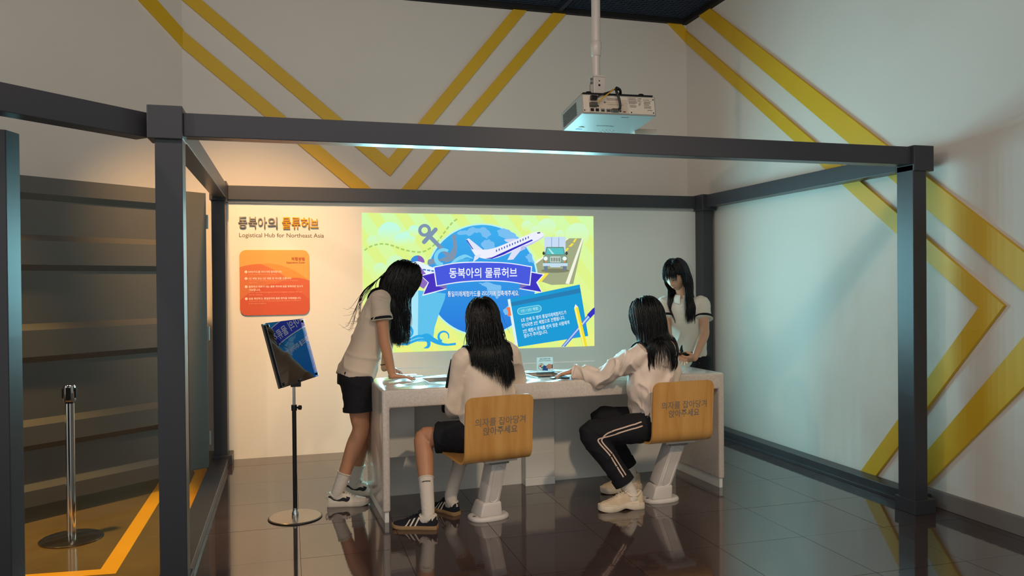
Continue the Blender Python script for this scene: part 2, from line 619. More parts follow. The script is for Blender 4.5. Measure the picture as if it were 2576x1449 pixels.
# ---------------------------------------------------------------- wall title: raised letters
M_LG = mat('letter_grey', '#958e88', 0.5)
M_LO = mat('letter_orange', '#efa826', 0.45)
M_INK = mat('ink_brown', '#6a5748', 0.7)
ti = thing('wall_title', 'raised grey and orange Korean title letters on the white panel', 'sign', (0.40, 0, 1.89))
cells = [('동', 0.089, 0.157, M_LG), ('북', 0.165, 0.231, M_LG), ('아', 0.238, 0.306, M_LG), ('의', 0.313, 0.388, M_LG),
         ('물', 0.424, 0.492, M_LO), ('류', 0.499, 0.566, M_LO), ('허', 0.571, 0.640, M_LO), ('브', 0.647, 0.710, M_LO)]
for ch, a, b, m in cells:
    text('letter', ch, m, WALLM((a + b) / 2, 1.893, 0.0), ti, width=(b - a), height=0.094 if ch != '브' else 0.075, ext=0.016, bold=0.012)
o = text('english_title', 'Logistical Hub for Northeast Asia', M_INK, WALLM(0.424, 1.789, -0.0008), None, width=0.66, bold=0.004)
tag(o, 'thin brown English title line below the raised Korean letters', 'sign')

# ---------------------------------------------------------------- orange guide panel
M_P1 = mat('panel_yellow', '#dba754', 0.4)
M_P2 = mat('panel_light_orange', '#db9442', 0.4)
M_P3 = mat('panel_orange', '#d67443', 0.4)
M_P4 = mat('panel_red', '#d05a3a', 0.4)
M_PW = mat('panel_white', '#f6e6d6', 0.5)
M_PF = mat('panel_faint', '#eba27c', 0.5)
M_PR = mat('panel_title', '#b8402a', 0.5)
PX0, PX1, PZ0, PZ1 = 0.094, 0.633, 1.150, 1.675
gp = thing('guide_panel', 'orange rounded instruction panel with white Korean text', 'sign', (0.36, 0, 1.41))


def rrect(x0, x1, z0, z1, r, n=8):
    out = []
    for cx, cz, a0 in ((x1 - r, z1 - r, 0), (x0 + r, z1 - r, 90), (x0 + r, z0 + r, 180), (x1 - r, z0 + r, 270)):
        for k in range(n + 1):
            a = math.radians(a0 + 90 * k / n)
            out.append((cx + r * math.cos(a), cz + r * math.sin(a)))
    return out


wallf = lambda u, v, w: (u, -w, v)
RR = 0.052
obj('board', G().prism(rrect(PX0, PX1, PZ0, PZ1, RR), wallf, 0.0, 0.012), M_P1, gp, 0.0015)


def curve_region(fn, z_lo, x_lo=PX0, x_hi=PX1, keep=None):
    """area of the board below the curve z = fn(t), cut by the rounded corners"""
    pts_t, pts_b = [], []
    n = 40
    for i in range(n + 1):
        x = x_lo + (x_hi - x_lo) * i / n
        e = min(x - PX0, PX1 - x)
        lo = PZ0 + (RR - math.sqrt(max(0, RR * RR - (RR - e) ** 2)) if e < RR else 0)
        z = max(lo, fn((x - PX0) / (PX1 - PX0)))
        pts_t.append((x, z))
        pts_b.append((x, lo))
    return pts_t + pts_b[::-1]


zz = lambda f: PZ1 - (PZ1 - PZ0) * f
obj('arc', G().prism(curve_region(lambda t: zz(0.21 + 0.75 * (t - 0.40) ** 2 if t > 0.3 else 0.24), 0, PX0 + 0.16), wallf, 0.012, 0.0124), M_P2, gp)
obj('arc', G().prism(curve_region(lambda t: zz(0.215 + 0.55 * (t - 0.30) ** 2 + max(0, t - 0.3) * 0.38), 0), wallf, 0.0124, 0.0128), M_P3, gp)
obj('arc', G().prism(curve_region(lambda t: zz(0.43 + 1.15 * (t - 0.80) ** 2 if t > 0.1 else 0.9), 0, PX0 + 0.02), wallf, 0.0128, 0.0132), mat('panel_deep_orange', '#d3663f', 0.4), gp)
obj('arc', G().prism(curve_region(lambda t: zz(0.47 + 1.0 * (t - 0.55) ** 2 + 0.1 * t), 0), wallf, 0.0132, 0.0136), M_P4, gp)
text('heading', '체험방법', M_PR, WALLM(0.546, zz(0.137), -0.0142), gp, width=0.104, bold=0.012)
text('heading', 'Experience Guide', M_PR, WALLM(0.527, zz(0.197), -0.0142), gp, width=0.142, bold=0.006)
rows = [(0.335, '1', 'RFID카드를 리더기에 접촉합니다.', 0.258), (0.437, '2', '1인 체험 또는 2인 체험 중 하나를 고릅니다.', 0.330),
        (0.562, '3', '물류회사 대표가 내는 물류 퀴즈에 답을 맞춰야만 입사가', 0.420), (0.612, '', '가능합니다.', 0.090), (0.745, '4', '답을 확인하고, 통일한국의 물류 편익을 이해해봅니다.', 0.405)]
for f, nn, tx, w in rows:
    if nn:
        obj('number_dot', G().prism([(0.143 + 0.0105 * math.cos(k * PI / 10), zz(f) + 0.0105 * math.sin(k * PI / 10)) for k in range(20)], wallf, 0.0136, 0.0142), M_PW, gp)
        text('number', nn, M_P3, WALLM(0.143, zz(f), -0.0146), gp, height=0.012)
    text('instruction', tx, M_PW, WALLM(0.163 + w / 2, zz(f), -0.0142), gp, width=w, bold=0.012)
for f, tx, w in [(0.377, 'Touch your RFID card to the reader.', 0.215), (0.472, 'Choose either of the two; one-person experience or two-person', 0.38), (0.503, 'experience.', 0.068),
                 (0.650, 'Answer quiz related to logistics asked by a logistics company CEO and', 0.41), (0.687, 'join the company.', 0.105),
                 (0.783, 'Check your answers to learn more about the benefits of unification', 0.40), (0.820, 'in the area of logistics.', 0.135)]:
    text('instruction', tx, M_PF, WALLM(0.163 + w / 2, zz(f), -0.0142), gp, width=w, res=2)

# ---------------------------------------------------------------- notice stand
M_ACR = mat('acrylic_print', '#78716c', 0.04, var=0.08, vscale=6, coat=1.0, ior=1.5)
MATS['acrylic_print'].node_tree.nodes['Principled BSDF'].inputs['Coat IOR'].default_value = 2.1
MATS['acrylic_print'].node_tree.nodes['Principled BSDF'].inputs['Coat Roughness'].default_value = 0.01
st = thing('notice_stand', 'black pole notice stand with a tilted acrylic board and round steel base', 'stand', (0.494, -1.77, 0))
obj('base', G().lathe((0.494, -1.77, 0), [(0.153, 0.0), (0.156, 0.004), (0.150, 0.009), (0.02, 0.011)], 56), mat('brushed_steel', '#a49a8e', 0.28, 0.9), st, smooth=30)
obj('base_edge', G().lathe((0.494, -1.77, 0), [(0.157, 0.0), (0.1585, 0.003), (0.157, 0.006), (0.15, 0.006)], 56), M_BLACK, st, smooth=30)
obj('collar', G().lathe((0.494, -1.77, 0.009), [(0.020, 0.0), (0.020, 0.018), (0.014, 0.034), (0.014, 0.05)], 20), M_CHROME, st, smooth=40)
obj('pole', G().cyl((0.494, -1.77, 0.05), (0.494, -1.77, 0.655), 0.0125), M_BLACK, st, smooth=40)
obj('inner_pole', G().cyl((0.494, -1.77, 0.64), (0.494, -1.77, 0.83), 0.0085), M_CHROME, st, smooth=40)
k = obj('clamp', G().cyl((0.494, -1.77, 0.642), (0.494, -1.77, 0.676), 0.0165), M_BLACK, st, smooth=40)
obj('knob', G().cyl((0.494, -1.77, 0.66), (0.533, -1.785, 0.66), 0.006).cyl((0.520, -1.779, 0.66), (0.534, -1.785, 0.66), 0.014, n=8), M_BLACK, k, smooth=40)
be = math.radians(22.5)
bw = Vector((math.sin(be), math.cos(be), 0))
bn0 = Vector((math.cos(be), -math.sin(be), 0))
tilt = math.radians(15)
bu = Vector((0, 0, 1)) * math.cos(tilt) - bn0 * math.sin(tilt)
bn = bn0 * math.cos(tilt) + Vector((0, 0, 1)) * math.sin(tilt)
bc = Vector((0.535, -1.755, 0.805)) + bu * 0.195
BW, BH = 0.28, 0.190
bf = lambda u, v, w: tuple(bc + bw * u + bu * v + bn * w)
rect = lambda a, b: [(-a, -b), (a, -b), (a, b), (-a, b)]
obj('back_board', G().prism(rect(BW, BH), bf, -0.022, -0.012), mat('board_grey', '#5d5a57', 0.3, 0.4), st, 0.002)
obj('dark_sheet', G().prism(rect(BW - 0.012, BH - 0.012), bf, -0.012, -0.006), M_BLACK, st)
pr = obj('printed_sheet', G().prism([(-BW + 0.03, -BH + 0.03), (BW - 0.012, -BH + 0.03), (BW - 0.012, BH - 0.05), (-BW + 0.03, BH - 0.05)], bf, -0.006, -0.002), mat('notice_print', '#e2dad2', 0.5, var=0.06, vscale=5), st)
pm = lambda x, y: frame_m(bf(x, y, -0.0015), bw, bu, bn)
M_PI = mat('print_ink', '#3a3636', 0.6)
M_PG = mat('print_grey', '#6a6260', 0.6)
for cx, cy, rx, ry, nl in ((-0.16, 0.085, 0.055, 0.040, 4), (-0.07, -0.085, 0.042, 0.062, 6), (0.10, -0.075, 0.045, 0.034, 3)):
    ring = [(cx + rx * math.cos(i * PI / 16), cy + ry * math.sin(i * PI / 16), 0) for i in range(33)]
    obj('speech_bubble', G().tube([bf(p[0], p[1], -0.0015) for p in ring], 0.0012, 4), M_PI, pr)
    for i in range(nl):
        yy = cy + ry * (0.62 - 1.24 * (i + 0.5) / nl)
        ww = rx * 0.62
        obj('text_line', G().prism([(cx - ww, yy - 0.004), (cx + ww, yy - 0.004), (cx + ww, yy + 0.002), (cx - ww, yy + 0.002)], bf, -0.002, -0.0012), M_PI, pr)
for pl in ([(-0.20, -0.14), (-0.19, -0.06), (-0.15, -0.055), (-0.13, -0.09), (-0.14, -0.14)], [(-0.19, -0.02), (-0.175, 0.02), (-0.14, 0.015), (-0.145, -0.04)]):
    obj('drawn_figure', G().prism(pl, bf, -0.002, -0.0012), M_PI, pr)
for pl in ([(-0.10, 0.0), (-0.06, 0.06), (-0.02, 0.05), (-0.05, -0.01)], [(0.02, -0.13), (0.06, -0.02), (0.09, -0.03), (0.06, -0.135)], [(0.12, -0.14), (0.15, -0.07), (0.22, -0.08), (0.24, -0.14)], [(-0.02, 0.02), (0.05, 0.03), (0.07, -0.02), (0.0, -0.03)]):
    obj('drawn_figure', G().prism(pl, bf, -0.002, -0.0012), M_PG, pr)
# clear cover sheet in front
ac = bpy.data.materials.new('clear_acrylic')
ac.use_nodes = True
nt = ac.node_tree
nt.nodes.remove(nt.nodes['Principled BSDF'])
tr = nt.nodes.new('ShaderNodeBsdfTransparent')
gl = nt.nodes.new('ShaderNodeBsdfGlossy')
gl.inputs['Roughness'].default_value = 0.0
fz = nt.nodes.new('ShaderNodeFresnel')
fz.inputs['IOR'].default_value = 2.1
mxs = nt.nodes.new('ShaderNodeMixShader')
nt.links.new(fz.outputs[0], mxs.inputs[0])
nt.links.new(tr.outputs[0], mxs.inputs[1])
nt.links.new(gl.outputs[0], mxs.inputs[2])
nt.links.new(mxs.outputs[0], nt.nodes['Material Output'].inputs['Surface'])
M_CLEAR = ac
obj('acrylic_cover', G().prism(rect(BW, BH), bf, 0.004, 0.008), M_CLEAR, st)
for sx in (-1, 1):
    for sy in (-1, 1):
        p, q = bf(sx * (BW - 0.02), sy * (BH - 0.018), -0.012), bf(sx * (BW - 0.02), sy * (BH - 0.018), 0.016)
        obj('standoff', G().cyl(p, q, 0.008, n=14), mat('dark_chrome', '#3a3836', 0.2, 0.9), st, smooth=40)
obj('pole_bracket', G().box(0.475, 0.535, -1.79, -1.75, 0.785, 0.83), M_BLACK, st, 0.002)


# ---------------------------------------------------------------- queue posts on the hall side
def stanchion(x, y, label, zs=1.0):
    t = thing('queue_post', label, 'post', (x, y, 0))
    obj('base', G().lathe((x, y, 0), [(0.158, 0.0), (0.160, 0.006), (0.150, 0.012), (0.06, 0.018), (0.028, 0.022)], 48), mat('dark_steel', '#8c857c', 0.18, 0.95), t, smooth=30)
    obj('tube', G().cyl((x, y, 0.02), (x, y, 0.752), 0.0235), M_CHROME, t, smooth=40)
    obj('neck_ring', G().cyl((x, y, 0.750), (x, y, 0.764), 0.0215), M_BLACK, t, smooth=40)
    h = obj('belt_head', G().lathe((x, y, 0.764), [(0.030, 0.0), (0.032, 0.003), (0.032, 0.080), (0.027, 0.090), (0.01, 0.092)], 28), M_CHROME, t, smooth=35)
    for sg in (-1, 1):
        obj('belt_clip', G().box(x + sg * 0.030 - 0.006, x + sg * 0.030 + 0.006, y - 0.016, y + 0.016, 0.782, 0.838), M_BLACK, h, 0.002)
    obj('belt_slot', G().box(x - 0.013, x + 0.013, y - 0.0335, y - 0.028, 0.772, 0.842), M_BLACK, h, 0.001)
    return t


stanchion(-0.699, -1.81, 'chrome queue post with round base in front of the corrugated door')
ART = [
 ('light_ray','#def68c',[(0,0),(0,102),(71,0)]),
 ('light_ray','#def68c',[(192,0),(0,273),(0,420),(297,0)]),
 ('light_ray','#def68c',[(421,0),(0,591),(0,737),(528,0)]),
 ('light_ray','#def68c',[(654,0),(0,908),(0,1054),(763,0)]),
 ('light_ray','#def68c',[(892,0),(36,1174),(143,1174),(1003,0)]),
 ('light_ray','#def68c',[(1134,0),(269,1174),(378,1174),(1248,0)]),
 ('light_ray','#def68c',[(1382,0),(507,1174),(619,1174),(1498,0)]),
 ('light_ray','#def68c',[(1635,0),(750,1174),(864,1174),(1754,0)]),
 ('light_ray','#def68c',[(1894,0),(998,1174),(1114,1174),(2015,0)]),
 ('light_ray','#def68c',[(2066,119),(1252,1174),(1370,1174),(2066,278)]),
 ('light_ray','#def68c',[(2066,463),(1511,1174),(1632,1174),(2066,622)]),
 ('light_ray','#def68c',[(2066,806),(1775,1174),(1900,1174),(2066,965)]),
 ('light_ray','#def68c',[(2066,1149),(2046,1174),(2066,1174)]),
 ('cloud','#c2fbe2',[(328,1001),(327,1017),(324,1033),(318,1047),(310,1060),(300,1072),(288,1082),(275,1091),(260,1096),(245,1100),(230,1101),(214,1099),(199,1096),(184,1089),(171,1081),(159,1071),(148,1059),(140,1045),(134,1031),(130,1015),(128,1000),(129,984),(132,969),(138,954),(146,941),(156,929),(167,919),(180,911),(195,905),(210,901),(226,900),(241,901),(257,905),(271,911),(285,920),(297,930),(307,942),(316,956),(322,970),(326,986)]),
 ('cloud','#c2fbe2',[(445,962),(444,972),(442,982),(438,991),(433,1000),(426,1008),(419,1014),(410,1019),(401,1023),(391,1026),(381,1026),(370,1025),(360,1023),(351,1019),(342,1014),(334,1007),(328,999),(322,990),(318,981),(315,971),(314,961),(315,951),(317,941),(321,931),(326,923),(333,915),(340,909),(349,903),(358,899),(368,897),(378,896),(388,897),(398,900),(408,904),(417,909),(425,916),(431,923),(437,932),(441,942),(444,952)]),
 ('cloud','#c2fbe2',[(484,1028),(484,1036),(482,1043),(479,1050),(475,1057),(470,1063),(465,1068),(458,1071),(451,1074),(444,1076),(436,1077),(428,1076),(421,1074),(414,1071),(407,1067),(401,1062),(396,1056),(392,1049),(389,1042),(387,1035),(386,1027),(387,1020),(388,1012),(391,1005),(395,999),(400,993),(405,988),(412,984),(419,981),(426,979),(434,979),(442,980),(449,981),(456,984),(463,988),(469,993),(474,999),(478,1006),(481,1013),(483,1021)]),
 ('cloud','#c2fbe2',[(370,948),(370,956),(368,964),(365,972),(360,979),(355,986),(349,991),(341,996),(334,999),(325,1001),(317,1001),(309,1001),(300,999),(293,995),(285,991),(279,985),(273,979),(269,971),(265,964),(263,955),(262,947),(263,939),(264,930),(268,923),(272,915),(277,909),(283,904),(291,899),(298,896),(306,894),(315,893),(323,894),(332,896),(340,899),(347,904),(353,909),(359,916),(364,923),(367,931),(369,939)]),
 ('cloud','#d0f9c4',[(355,740),(354,753),(352,765),(347,776),(341,787),(333,796),(324,804),(313,811),(302,816),(290,819),(278,819),(265,819),(253,816),(242,811),(231,804),(221,796),(213,787),(207,776),(202,765),(199,753),(197,741),(198,728),(201,716),(205,705),(211,694),(219,685),(228,677),(239,670),(250,665),(262,662),(274,661),(287,662),(299,665),(310,670),(321,676),(331,684),(339,694),(346,704),(351,716),(354,728)]),
 ('cloud','#d0f9c4',[(201,703),(200,712),(199,720),(195,728),(191,736),(186,742),(179,748),(172,752),(164,756),(156,758),(147,759),(138,758),(130,756),(122,753),(115,748),(108,742),(102,736),(98,728),(94,720),(92,712),(91,703),(92,695),(93,686),(97,678),(101,671),(106,664),(113,658),(120,654),(128,650),(136,648),(145,648),(153,648),(162,650),(170,654),(177,658),(184,664),(190,670),(194,678),(198,686),(200,694)]),
 ('cloud','#d0f9c4',[(133,937),(133,945),(131,952),(128,959),(124,966),(120,972),(114,977),(107,981),(100,984),(93,985),(86,986),(78,985),(71,983),(63,980),(57,976),(51,971),(46,965),(42,959),(39,952),(37,944),(36,937),(37,929),(38,922),(41,914),(45,908),(50,902),(55,897),(62,893),(69,890),(76,888),(83,888),(91,889),(99,890),(106,893),(112,897),(118,902),(123,908),(127,915),(130,922),(132,930)]),
 ('cloud','#d3fac8',[(1480,1083),(1480,1090),(1478,1097),(1475,1103),(1471,1109),(1467,1115),(1461,1119),(1455,1123),(1448,1125),(1441,1127),(1433,1127),(1426,1127),(1419,1125),(1412,1122),(1405,1118),(1400,1114),(1395,1108),(1391,1102),(1388,1096),(1386,1089),(1385,1082),(1386,1075),(1387,1068),(1390,1061),(1394,1055),(1398,1050),(1404,1045),(1410,1042),(1417,1039),(1424,1037),(1432,1037),(1439,1038),(1446,1039),(1453,1042),(1460,1046),(1466,1051),(1470,1056),(1474,1062),(1477,1069),(1479,1076)]),
 ('cloud','#d3fac8',[(1708,1066),(1707,1080),(1704,1092),(1699,1104),(1692,1116),(1683,1125),(1673,1134),(1661,1141),(1648,1145),(1635,1148),(1621,1149),(1607,1148),(1594,1145),(1581,1139),(1569,1132),(1558,1124),(1549,1114),(1542,1102),(1536,1090),(1533,1077),(1531,1064),(1532,1051),(1535,1039),(1540,1027),(1547,1016),(1556,1006),(1566,997),(1578,991),(1591,986),(1604,983),(1618,982),(1632,983),(1645,986),(1658,991),(1670,998),(1681,1007),(1690,1017),(1698,1028),(1703,1040),(1707,1053)]),
 ('cloud','#d3fac8',[(2022,1007),(2021,1024),(2017,1040),(2010,1055),(2001,1069),(1990,1082),(1976,1093),(1961,1101),(1945,1107),(1927,1111),(1910,1112),(1892,1110),(1875,1106),(1858,1100),(1843,1091),(1830,1080),(1818,1067),(1808,1053),(1801,1038),(1797,1022),(1795,1005),(1797,989),(1800,973),(1807,957),(1816,943),(1827,931),(1840,920),(1855,912),(1871,905),(1889,901),(1906,900),(1924,902),(1941,906),(1958,912),(1973,921),(1987,932),(1999,944),(2009,959),(2016,974),(2020,990)]),
 ('cloud','#d3fac8',[(1554,1039),(1553,1046),(1552,1052),(1549,1058),(1546,1064),(1541,1069),(1536,1073),(1530,1077),(1524,1079),(1517,1081),(1510,1081),(1503,1081),(1496,1079),(1489,1076),(1483,1073),(1478,1068),(1473,1063),(1470,1058),(1467,1051),(1465,1045),(1464,1038),(1465,1032),(1466,1025),(1469,1019),(1472,1013),(1477,1008),(1482,1004),(1488,1001),(1495,998),(1501,996),(1508,996),(1515,997),(1522,998),(1529,1001),(1535,1004),(1540,1009),(1545,1014),(1549,1020),(1551,1026),(1553,1032)]),
 ('cloud','#d3fac8',[(1785,1005),(1785,1012),(1783,1018),(1781,1025),(1777,1030),(1772,1035),(1767,1040),(1761,1043),(1754,1046),(1747,1047),(1740,1048),(1733,1047),(1726,1045),(1719,1043),(1713,1039),(1708,1035),(1703,1030),(1699,1024),(1696,1018),(1695,1011),(1694,1004),(1694,998),(1696,991),(1699,985),(1702,979),(1707,974),(1712,970),(1718,966),(1725,964),(1732,962),(1739,962),(1746,962),(1753,964),(1760,966),(1766,970),(1771,974),(1776,980),(1780,985),(1783,992),(1785,998)]),
 ('route_dash','#a9cf6e',[(22,855),(46,874),(39,884),(15,866)]),
 ('route_dash','#a9cf6e',[(59,881),(86,893),(82,905),(54,894)]),
 ('route_dash','#a9cf6e',[(101,898),(130,905),(127,918),(98,911)]),
 ('route_dash','#a9cf6e',[(144,908),(174,909),(174,922),(144,921)]),
 ('route_dash','#a9cf6e',[(189,908),(219,903),(221,916),(191,921)]),
 ('route_dash','#a9cf6e',[(233,900),(262,890),(266,903),(238,913)]),
 ('route_dash','#a9cf6e',[(276,885),(304,873),(310,886),(282,897)]),
 ('route_dash','#a9cf6e',[(320,868),(349,859),(353,872),(324,881)]),
 ('route_dash','#a9cf6e',[(366,855),(395,849),(399,862),(369,868)]),
 ('route_dash','#a9cf6e',[(412,846),(442,842),(445,855),(414,859)]),
 ('route_dash','#a9cf6e',[(460,840),(491,840),(491,854),(460,854)]),
 ('route_dash','#a9cf6e',[(509,843),(539,853),(535,866),(505,856)]),
 ('route_dash','#a9cf6e',[(555,862),(581,879),(574,890),(547,873)]),
 ('route_dash','#a9cf6e',[(595,890),(619,910),(610,920),(586,900)]),
 ('route_dash','#a9cf6e',[(632,923),(652,947),(642,955),(621,931)]),
 ('route_dash','#a9cf6e',[(663,960),(682,985),(671,993),(652,968)]),
 ('route_dash','#a9cf6e',[(692,999),(711,1024),(700,1032),(681,1007)]),
 ('route_dash','#a9cf6e',[(721,1038),(740,1063),(729,1071),(710,1046)]),
 ('route_dash','#a9cf6e',[(751,1075),(773,1098),(763,1107),(741,1084)]),
 ('route_dash','#a9cf6e',[(785,1108),(811,1126),(804,1137),(777,1119)]),
 ('road','#a3ab86',[(1826,973),(1969,974),(1865,563),(1661,556),(1512,605),(1453,681),(1514,756)]),
 ('road_line','#f4f6e0',[(1952,974),(1969,974),(1826,562),(1791,568)]),
 ('road_line','#f4f6e0',[(1818,973),(1831,973),(1464,707),(1450,721)]),
 ('road_dash','#f7e54a',[(1886,969),(1904,970),(1883,937),(1863,937)]),
 ('road_dash','#f7e54a',[(1852,927),(1877,927),(1850,898),(1823,898)]),
 ('road_dash','#f7e54a',[(1807,886),(1829,886),(1808,856),(1786,856)]),
 ('road_dash','#f7e54a',[(1574,661),(1637,661),(1563,583),(1523,587)]),
 ('globe_rim','#bdf3ee',[(1533,604),(1532,648),(1527,691),(1518,734),(1505,776),(1488,816),(1468,854),(1444,891),(1417,925),(1387,957),(1354,986),(1318,1012),(1281,1035),(1241,1054),(1201,1070),(1158,1083),(1115,1091),(1072,1096),(1028,1098),(984,1095),(940,1089),(898,1079),(856,1066),(816,1050),(777,1030),(741,1007),(706,981),(674,952),(645,921),(618,888),(595,852),(575,815),(558,776),(544,736),(534,696),(528,654),(525,612),(526,571),(531,529),(539,488),(551,448),(567,409),(586,371),(608,335),(633,302),(661,270),(692,241),(725,214),(761,190),(799,170),(839,152),(880,139),(922,128),(966,121),(1010,118),(1054,119),(1098,123),(1141,131),(1184,143),(1225,158),(1266,177),(1304,200),(1340,225),(1374,254),(1405,285),(1434,319),(1459,355),(1481,394),(1499,434),(1513,475),(1524,518),(1531,561)]),
 ('globe','GLOBE',[(1518,605),(1517,647),(1512,689),(1503,730),(1491,771),(1474,810),(1455,847),(1431,883),(1405,916),(1376,947),(1344,975),(1310,1000),(1273,1023),(1235,1041),(1195,1057),(1154,1069),(1112,1078),(1070,1083),(1027,1084),(985,1081),(943,1076),(901,1066),(861,1053),(822,1037),(784,1018),(748,996),(715,970),(684,943),(655,912),(630,880),(607,845),(587,809),(571,772),(557,733),(548,693),(542,653),(539,612),(540,572),(545,531),(553,491),(564,452),(579,414),(598,378),(619,343),(644,310),(671,279),(701,251),(734,225),(769,202),(805,182),(844,165),(884,152),(925,142),(967,135),(1010,132),(1053,133),(1095,137),(1138,145),(1179,156),(1219,171),(1258,190),(1296,211),(1331,236),(1364,264),(1394,294),(1422,327),(1446,363),(1467,400),(1485,439),(1499,479),(1509,520),(1516,562)]),
 ('continent','#7ac0f2',[(799,1004),(805,1009),(817,1023),(817,1020),(832,1032),(853,1032),(865,1032),(876,1037),(889,1032),(901,1038),(915,1055),(928,1057),(937,1067),(956,1064),(968,1056),(982,1052),(993,1054),(1006,1051),(1025,1065),(1028,1066),(1046,1065),(1059,1060),(1068,1051),(1077,1041),(1091,1034),(1098,1020),(1105,1010),(1107,1012),(1109,999),(1107,994),(1097,994),(1090,986),(1078,982),(1080,970),(1067,966),(1068,968),(1066,957),(1063,969),(1052,975),(1046,978),(1035,982),(1029,984),(1021,1004),(1019,1013),(1012,1015),(1001,1021),(982,1013),(974,1013),(964,1020),(952,1011),(942,1002),(929,993),(916,986),(906,987),(894,996),(894,997),(879,1001),(868,998),(853,995),(852,1000),(841,992),(833,997),(822,995),(803,1007)]),
 ('continent','#7ac0f2',[(1161,1035),(1173,1041),(1194,1048),(1207,1053),(1224,1056),(1243,1048),(1272,1043),(1290,1024),(1311,1018),(1330,1007),(1336,989),(1358,979),(1369,959),(1386,942),(1398,928),(1403,904),(1417,889),(1404,891),(1398,888),(1392,877),(1378,879),(1367,885),(1353,898),(1329,906),(1319,912),(1305,915),(1294,918),(1289,923),(1271,921),(1264,927),(1246,941),(1241,963),(1223,972),(1213,976),(1196,982),(1183,990),(1175,989),(1175,1006),(1173,1009),(1170,1018)]),
 ('continent','#7ac0f2',[(1015,910),(1015,917),(1025,933),(1039,940),(1044,950),(1057,955),(1063,951),(1078,955),(1089,962),(1101,950),(1108,943),(1129,936),(1135,932),(1140,914),(1136,907),(1142,890),(1148,876),(1139,879),(1117,873),(1105,869),(1097,859),(1086,852),(1084,848),(1079,837),(1075,832),(1061,840),(1049,842),(1046,850),(1033,855),(1033,860),(1042,870),(1044,874),(1043,883),(1036,887),(1028,894),(1021,907)]),
 ('continent','#7ac0f2',[(989,579),(1004,582),(1029,578),(1056,587),(1071,588),(1098,581),(1126,569),(1163,561),(1191,558),(1198,541),(1193,524),(1196,514),(1206,493),(1189,485),(1188,470),(1165,448),(1160,439),(1151,442),(1144,452),(1132,466),(1117,468),(1111,480),(1102,477),(1084,493),(1081,498),(1072,513),(1067,519),(1069,533),(1060,543),(1041,553),(1019,561),(1013,571)]),
 ('continent','#7ac0f2',[(1211,344),(1233,357),(1252,376),(1269,391),(1289,409),(1296,392),(1319,382),(1325,366),(1339,356),(1320,337),(1306,324),(1296,296),(1279,285),(1265,283),(1256,294),(1238,300),(1230,297),(1221,311),(1218,317),(1211,326)]),
 ('continent','#7ac0f2',[(1455,756),(1444,766),(1440,784),(1425,796),(1416,813),(1432,814),(1440,831),(1450,832),(1466,842),(1480,824),(1481,802),(1490,775),(1504,756),(1488,752),(1477,757),(1470,762)]),
 ('ship_hull','#a9e6f7',[(307,497),(466,522),(457,86),(335,90)]),
 ('ship_hull','#62c3ec',[(466,522),(702,492),(692,441),(641,319),(602,200),(586,82),(457,86)]),
 ('ship_cabin','#e6f4fb',[(429,735),(484,758),(603,712),(606,662),(464,663)]),
 ('ship_window','#3f7fc8',[(506,705),(533,702),(533,689),(506,693)]),
 ('ship_window','#3f7fc8',[(543,700),(570,696),(570,683),(542,687)]),
 ('ship_window','#3f7fc8',[(579,694),(607,690),(607,678),(579,681)]),
 ('ship_funnel','#3f8fe0',[(462,819),(456,818),(450,818),(444,816),(438,814),(433,812),(428,809),(423,805),(418,801),(414,797),(411,792),(407,787),(405,781),(403,776),(401,770),(400,764),(400,758),(461,758)]),
 ('ship_funnel','#8a63b8',[(522,758),(522,764),(521,770),(519,776),(518,781),(515,787),(512,792),(509,797),(505,801),(500,805),(496,809),(490,812),(485,814),(479,816),(474,818),(468,819),(462,819),(461,758)]),
 ('ship_cabin','#e6f4fb',[(520,731),(519,738),(516,745),(511,752),(503,758),(494,762),(484,766),(473,768),(461,769),(449,768),(438,766),(427,763),(418,758),(411,752),(405,746),(401,738),(400,731)]),
 ('ship_bow','#8f6bc0',[(466,747),(530,665),(554,589),(512,535),(473,558)]),
 ('anchor_shaft','#8096b0',[(540,982),(722,800),(747,825),(566,1007)]),
 ('anchor_bar','#8096b0',[(533,921),(632,1027),(605,1051),(506,945)]),
 ('anchor_bar','#8096b0',[(538,933),(538,936),(537,939),(536,942),(535,944),(533,946),(531,948),(528,950),(526,951),(523,951),(520,951),(517,951),(514,951),(512,949),(509,948),(507,946),(505,944),(504,941),(502,939),(502,936),(501,933),(502,930),(502,928),(503,925),(505,923),(507,920),(509,919),(511,917),(514,916),(516,915),(519,915),(522,915),(525,916),(528,917),(530,919),(532,921),(534,923),(536,925),(537,928),(538,931)]),
 ('anchor_bar','#8096b0',[(637,1039),(637,1042),(636,1045),(635,1047),(633,1050),(632,1052),(629,1054),(627,1055),(624,1056),(621,1057),(619,1057),(616,1057),(613,1056),(610,1055),(608,1053),(605,1051),(604,1049),(602,1047),(601,1044),(600,1041),(600,1039),(600,1036),(601,1033),(602,1030),(603,1028),(605,1026),(607,1024),(610,1022),(612,1021),(615,1021),(618,1020),(621,1021),(624,1021),(626,1023),(629,1024),(631,1026),(633,1028),(635,1031),(636,1033),(636,1036)]),
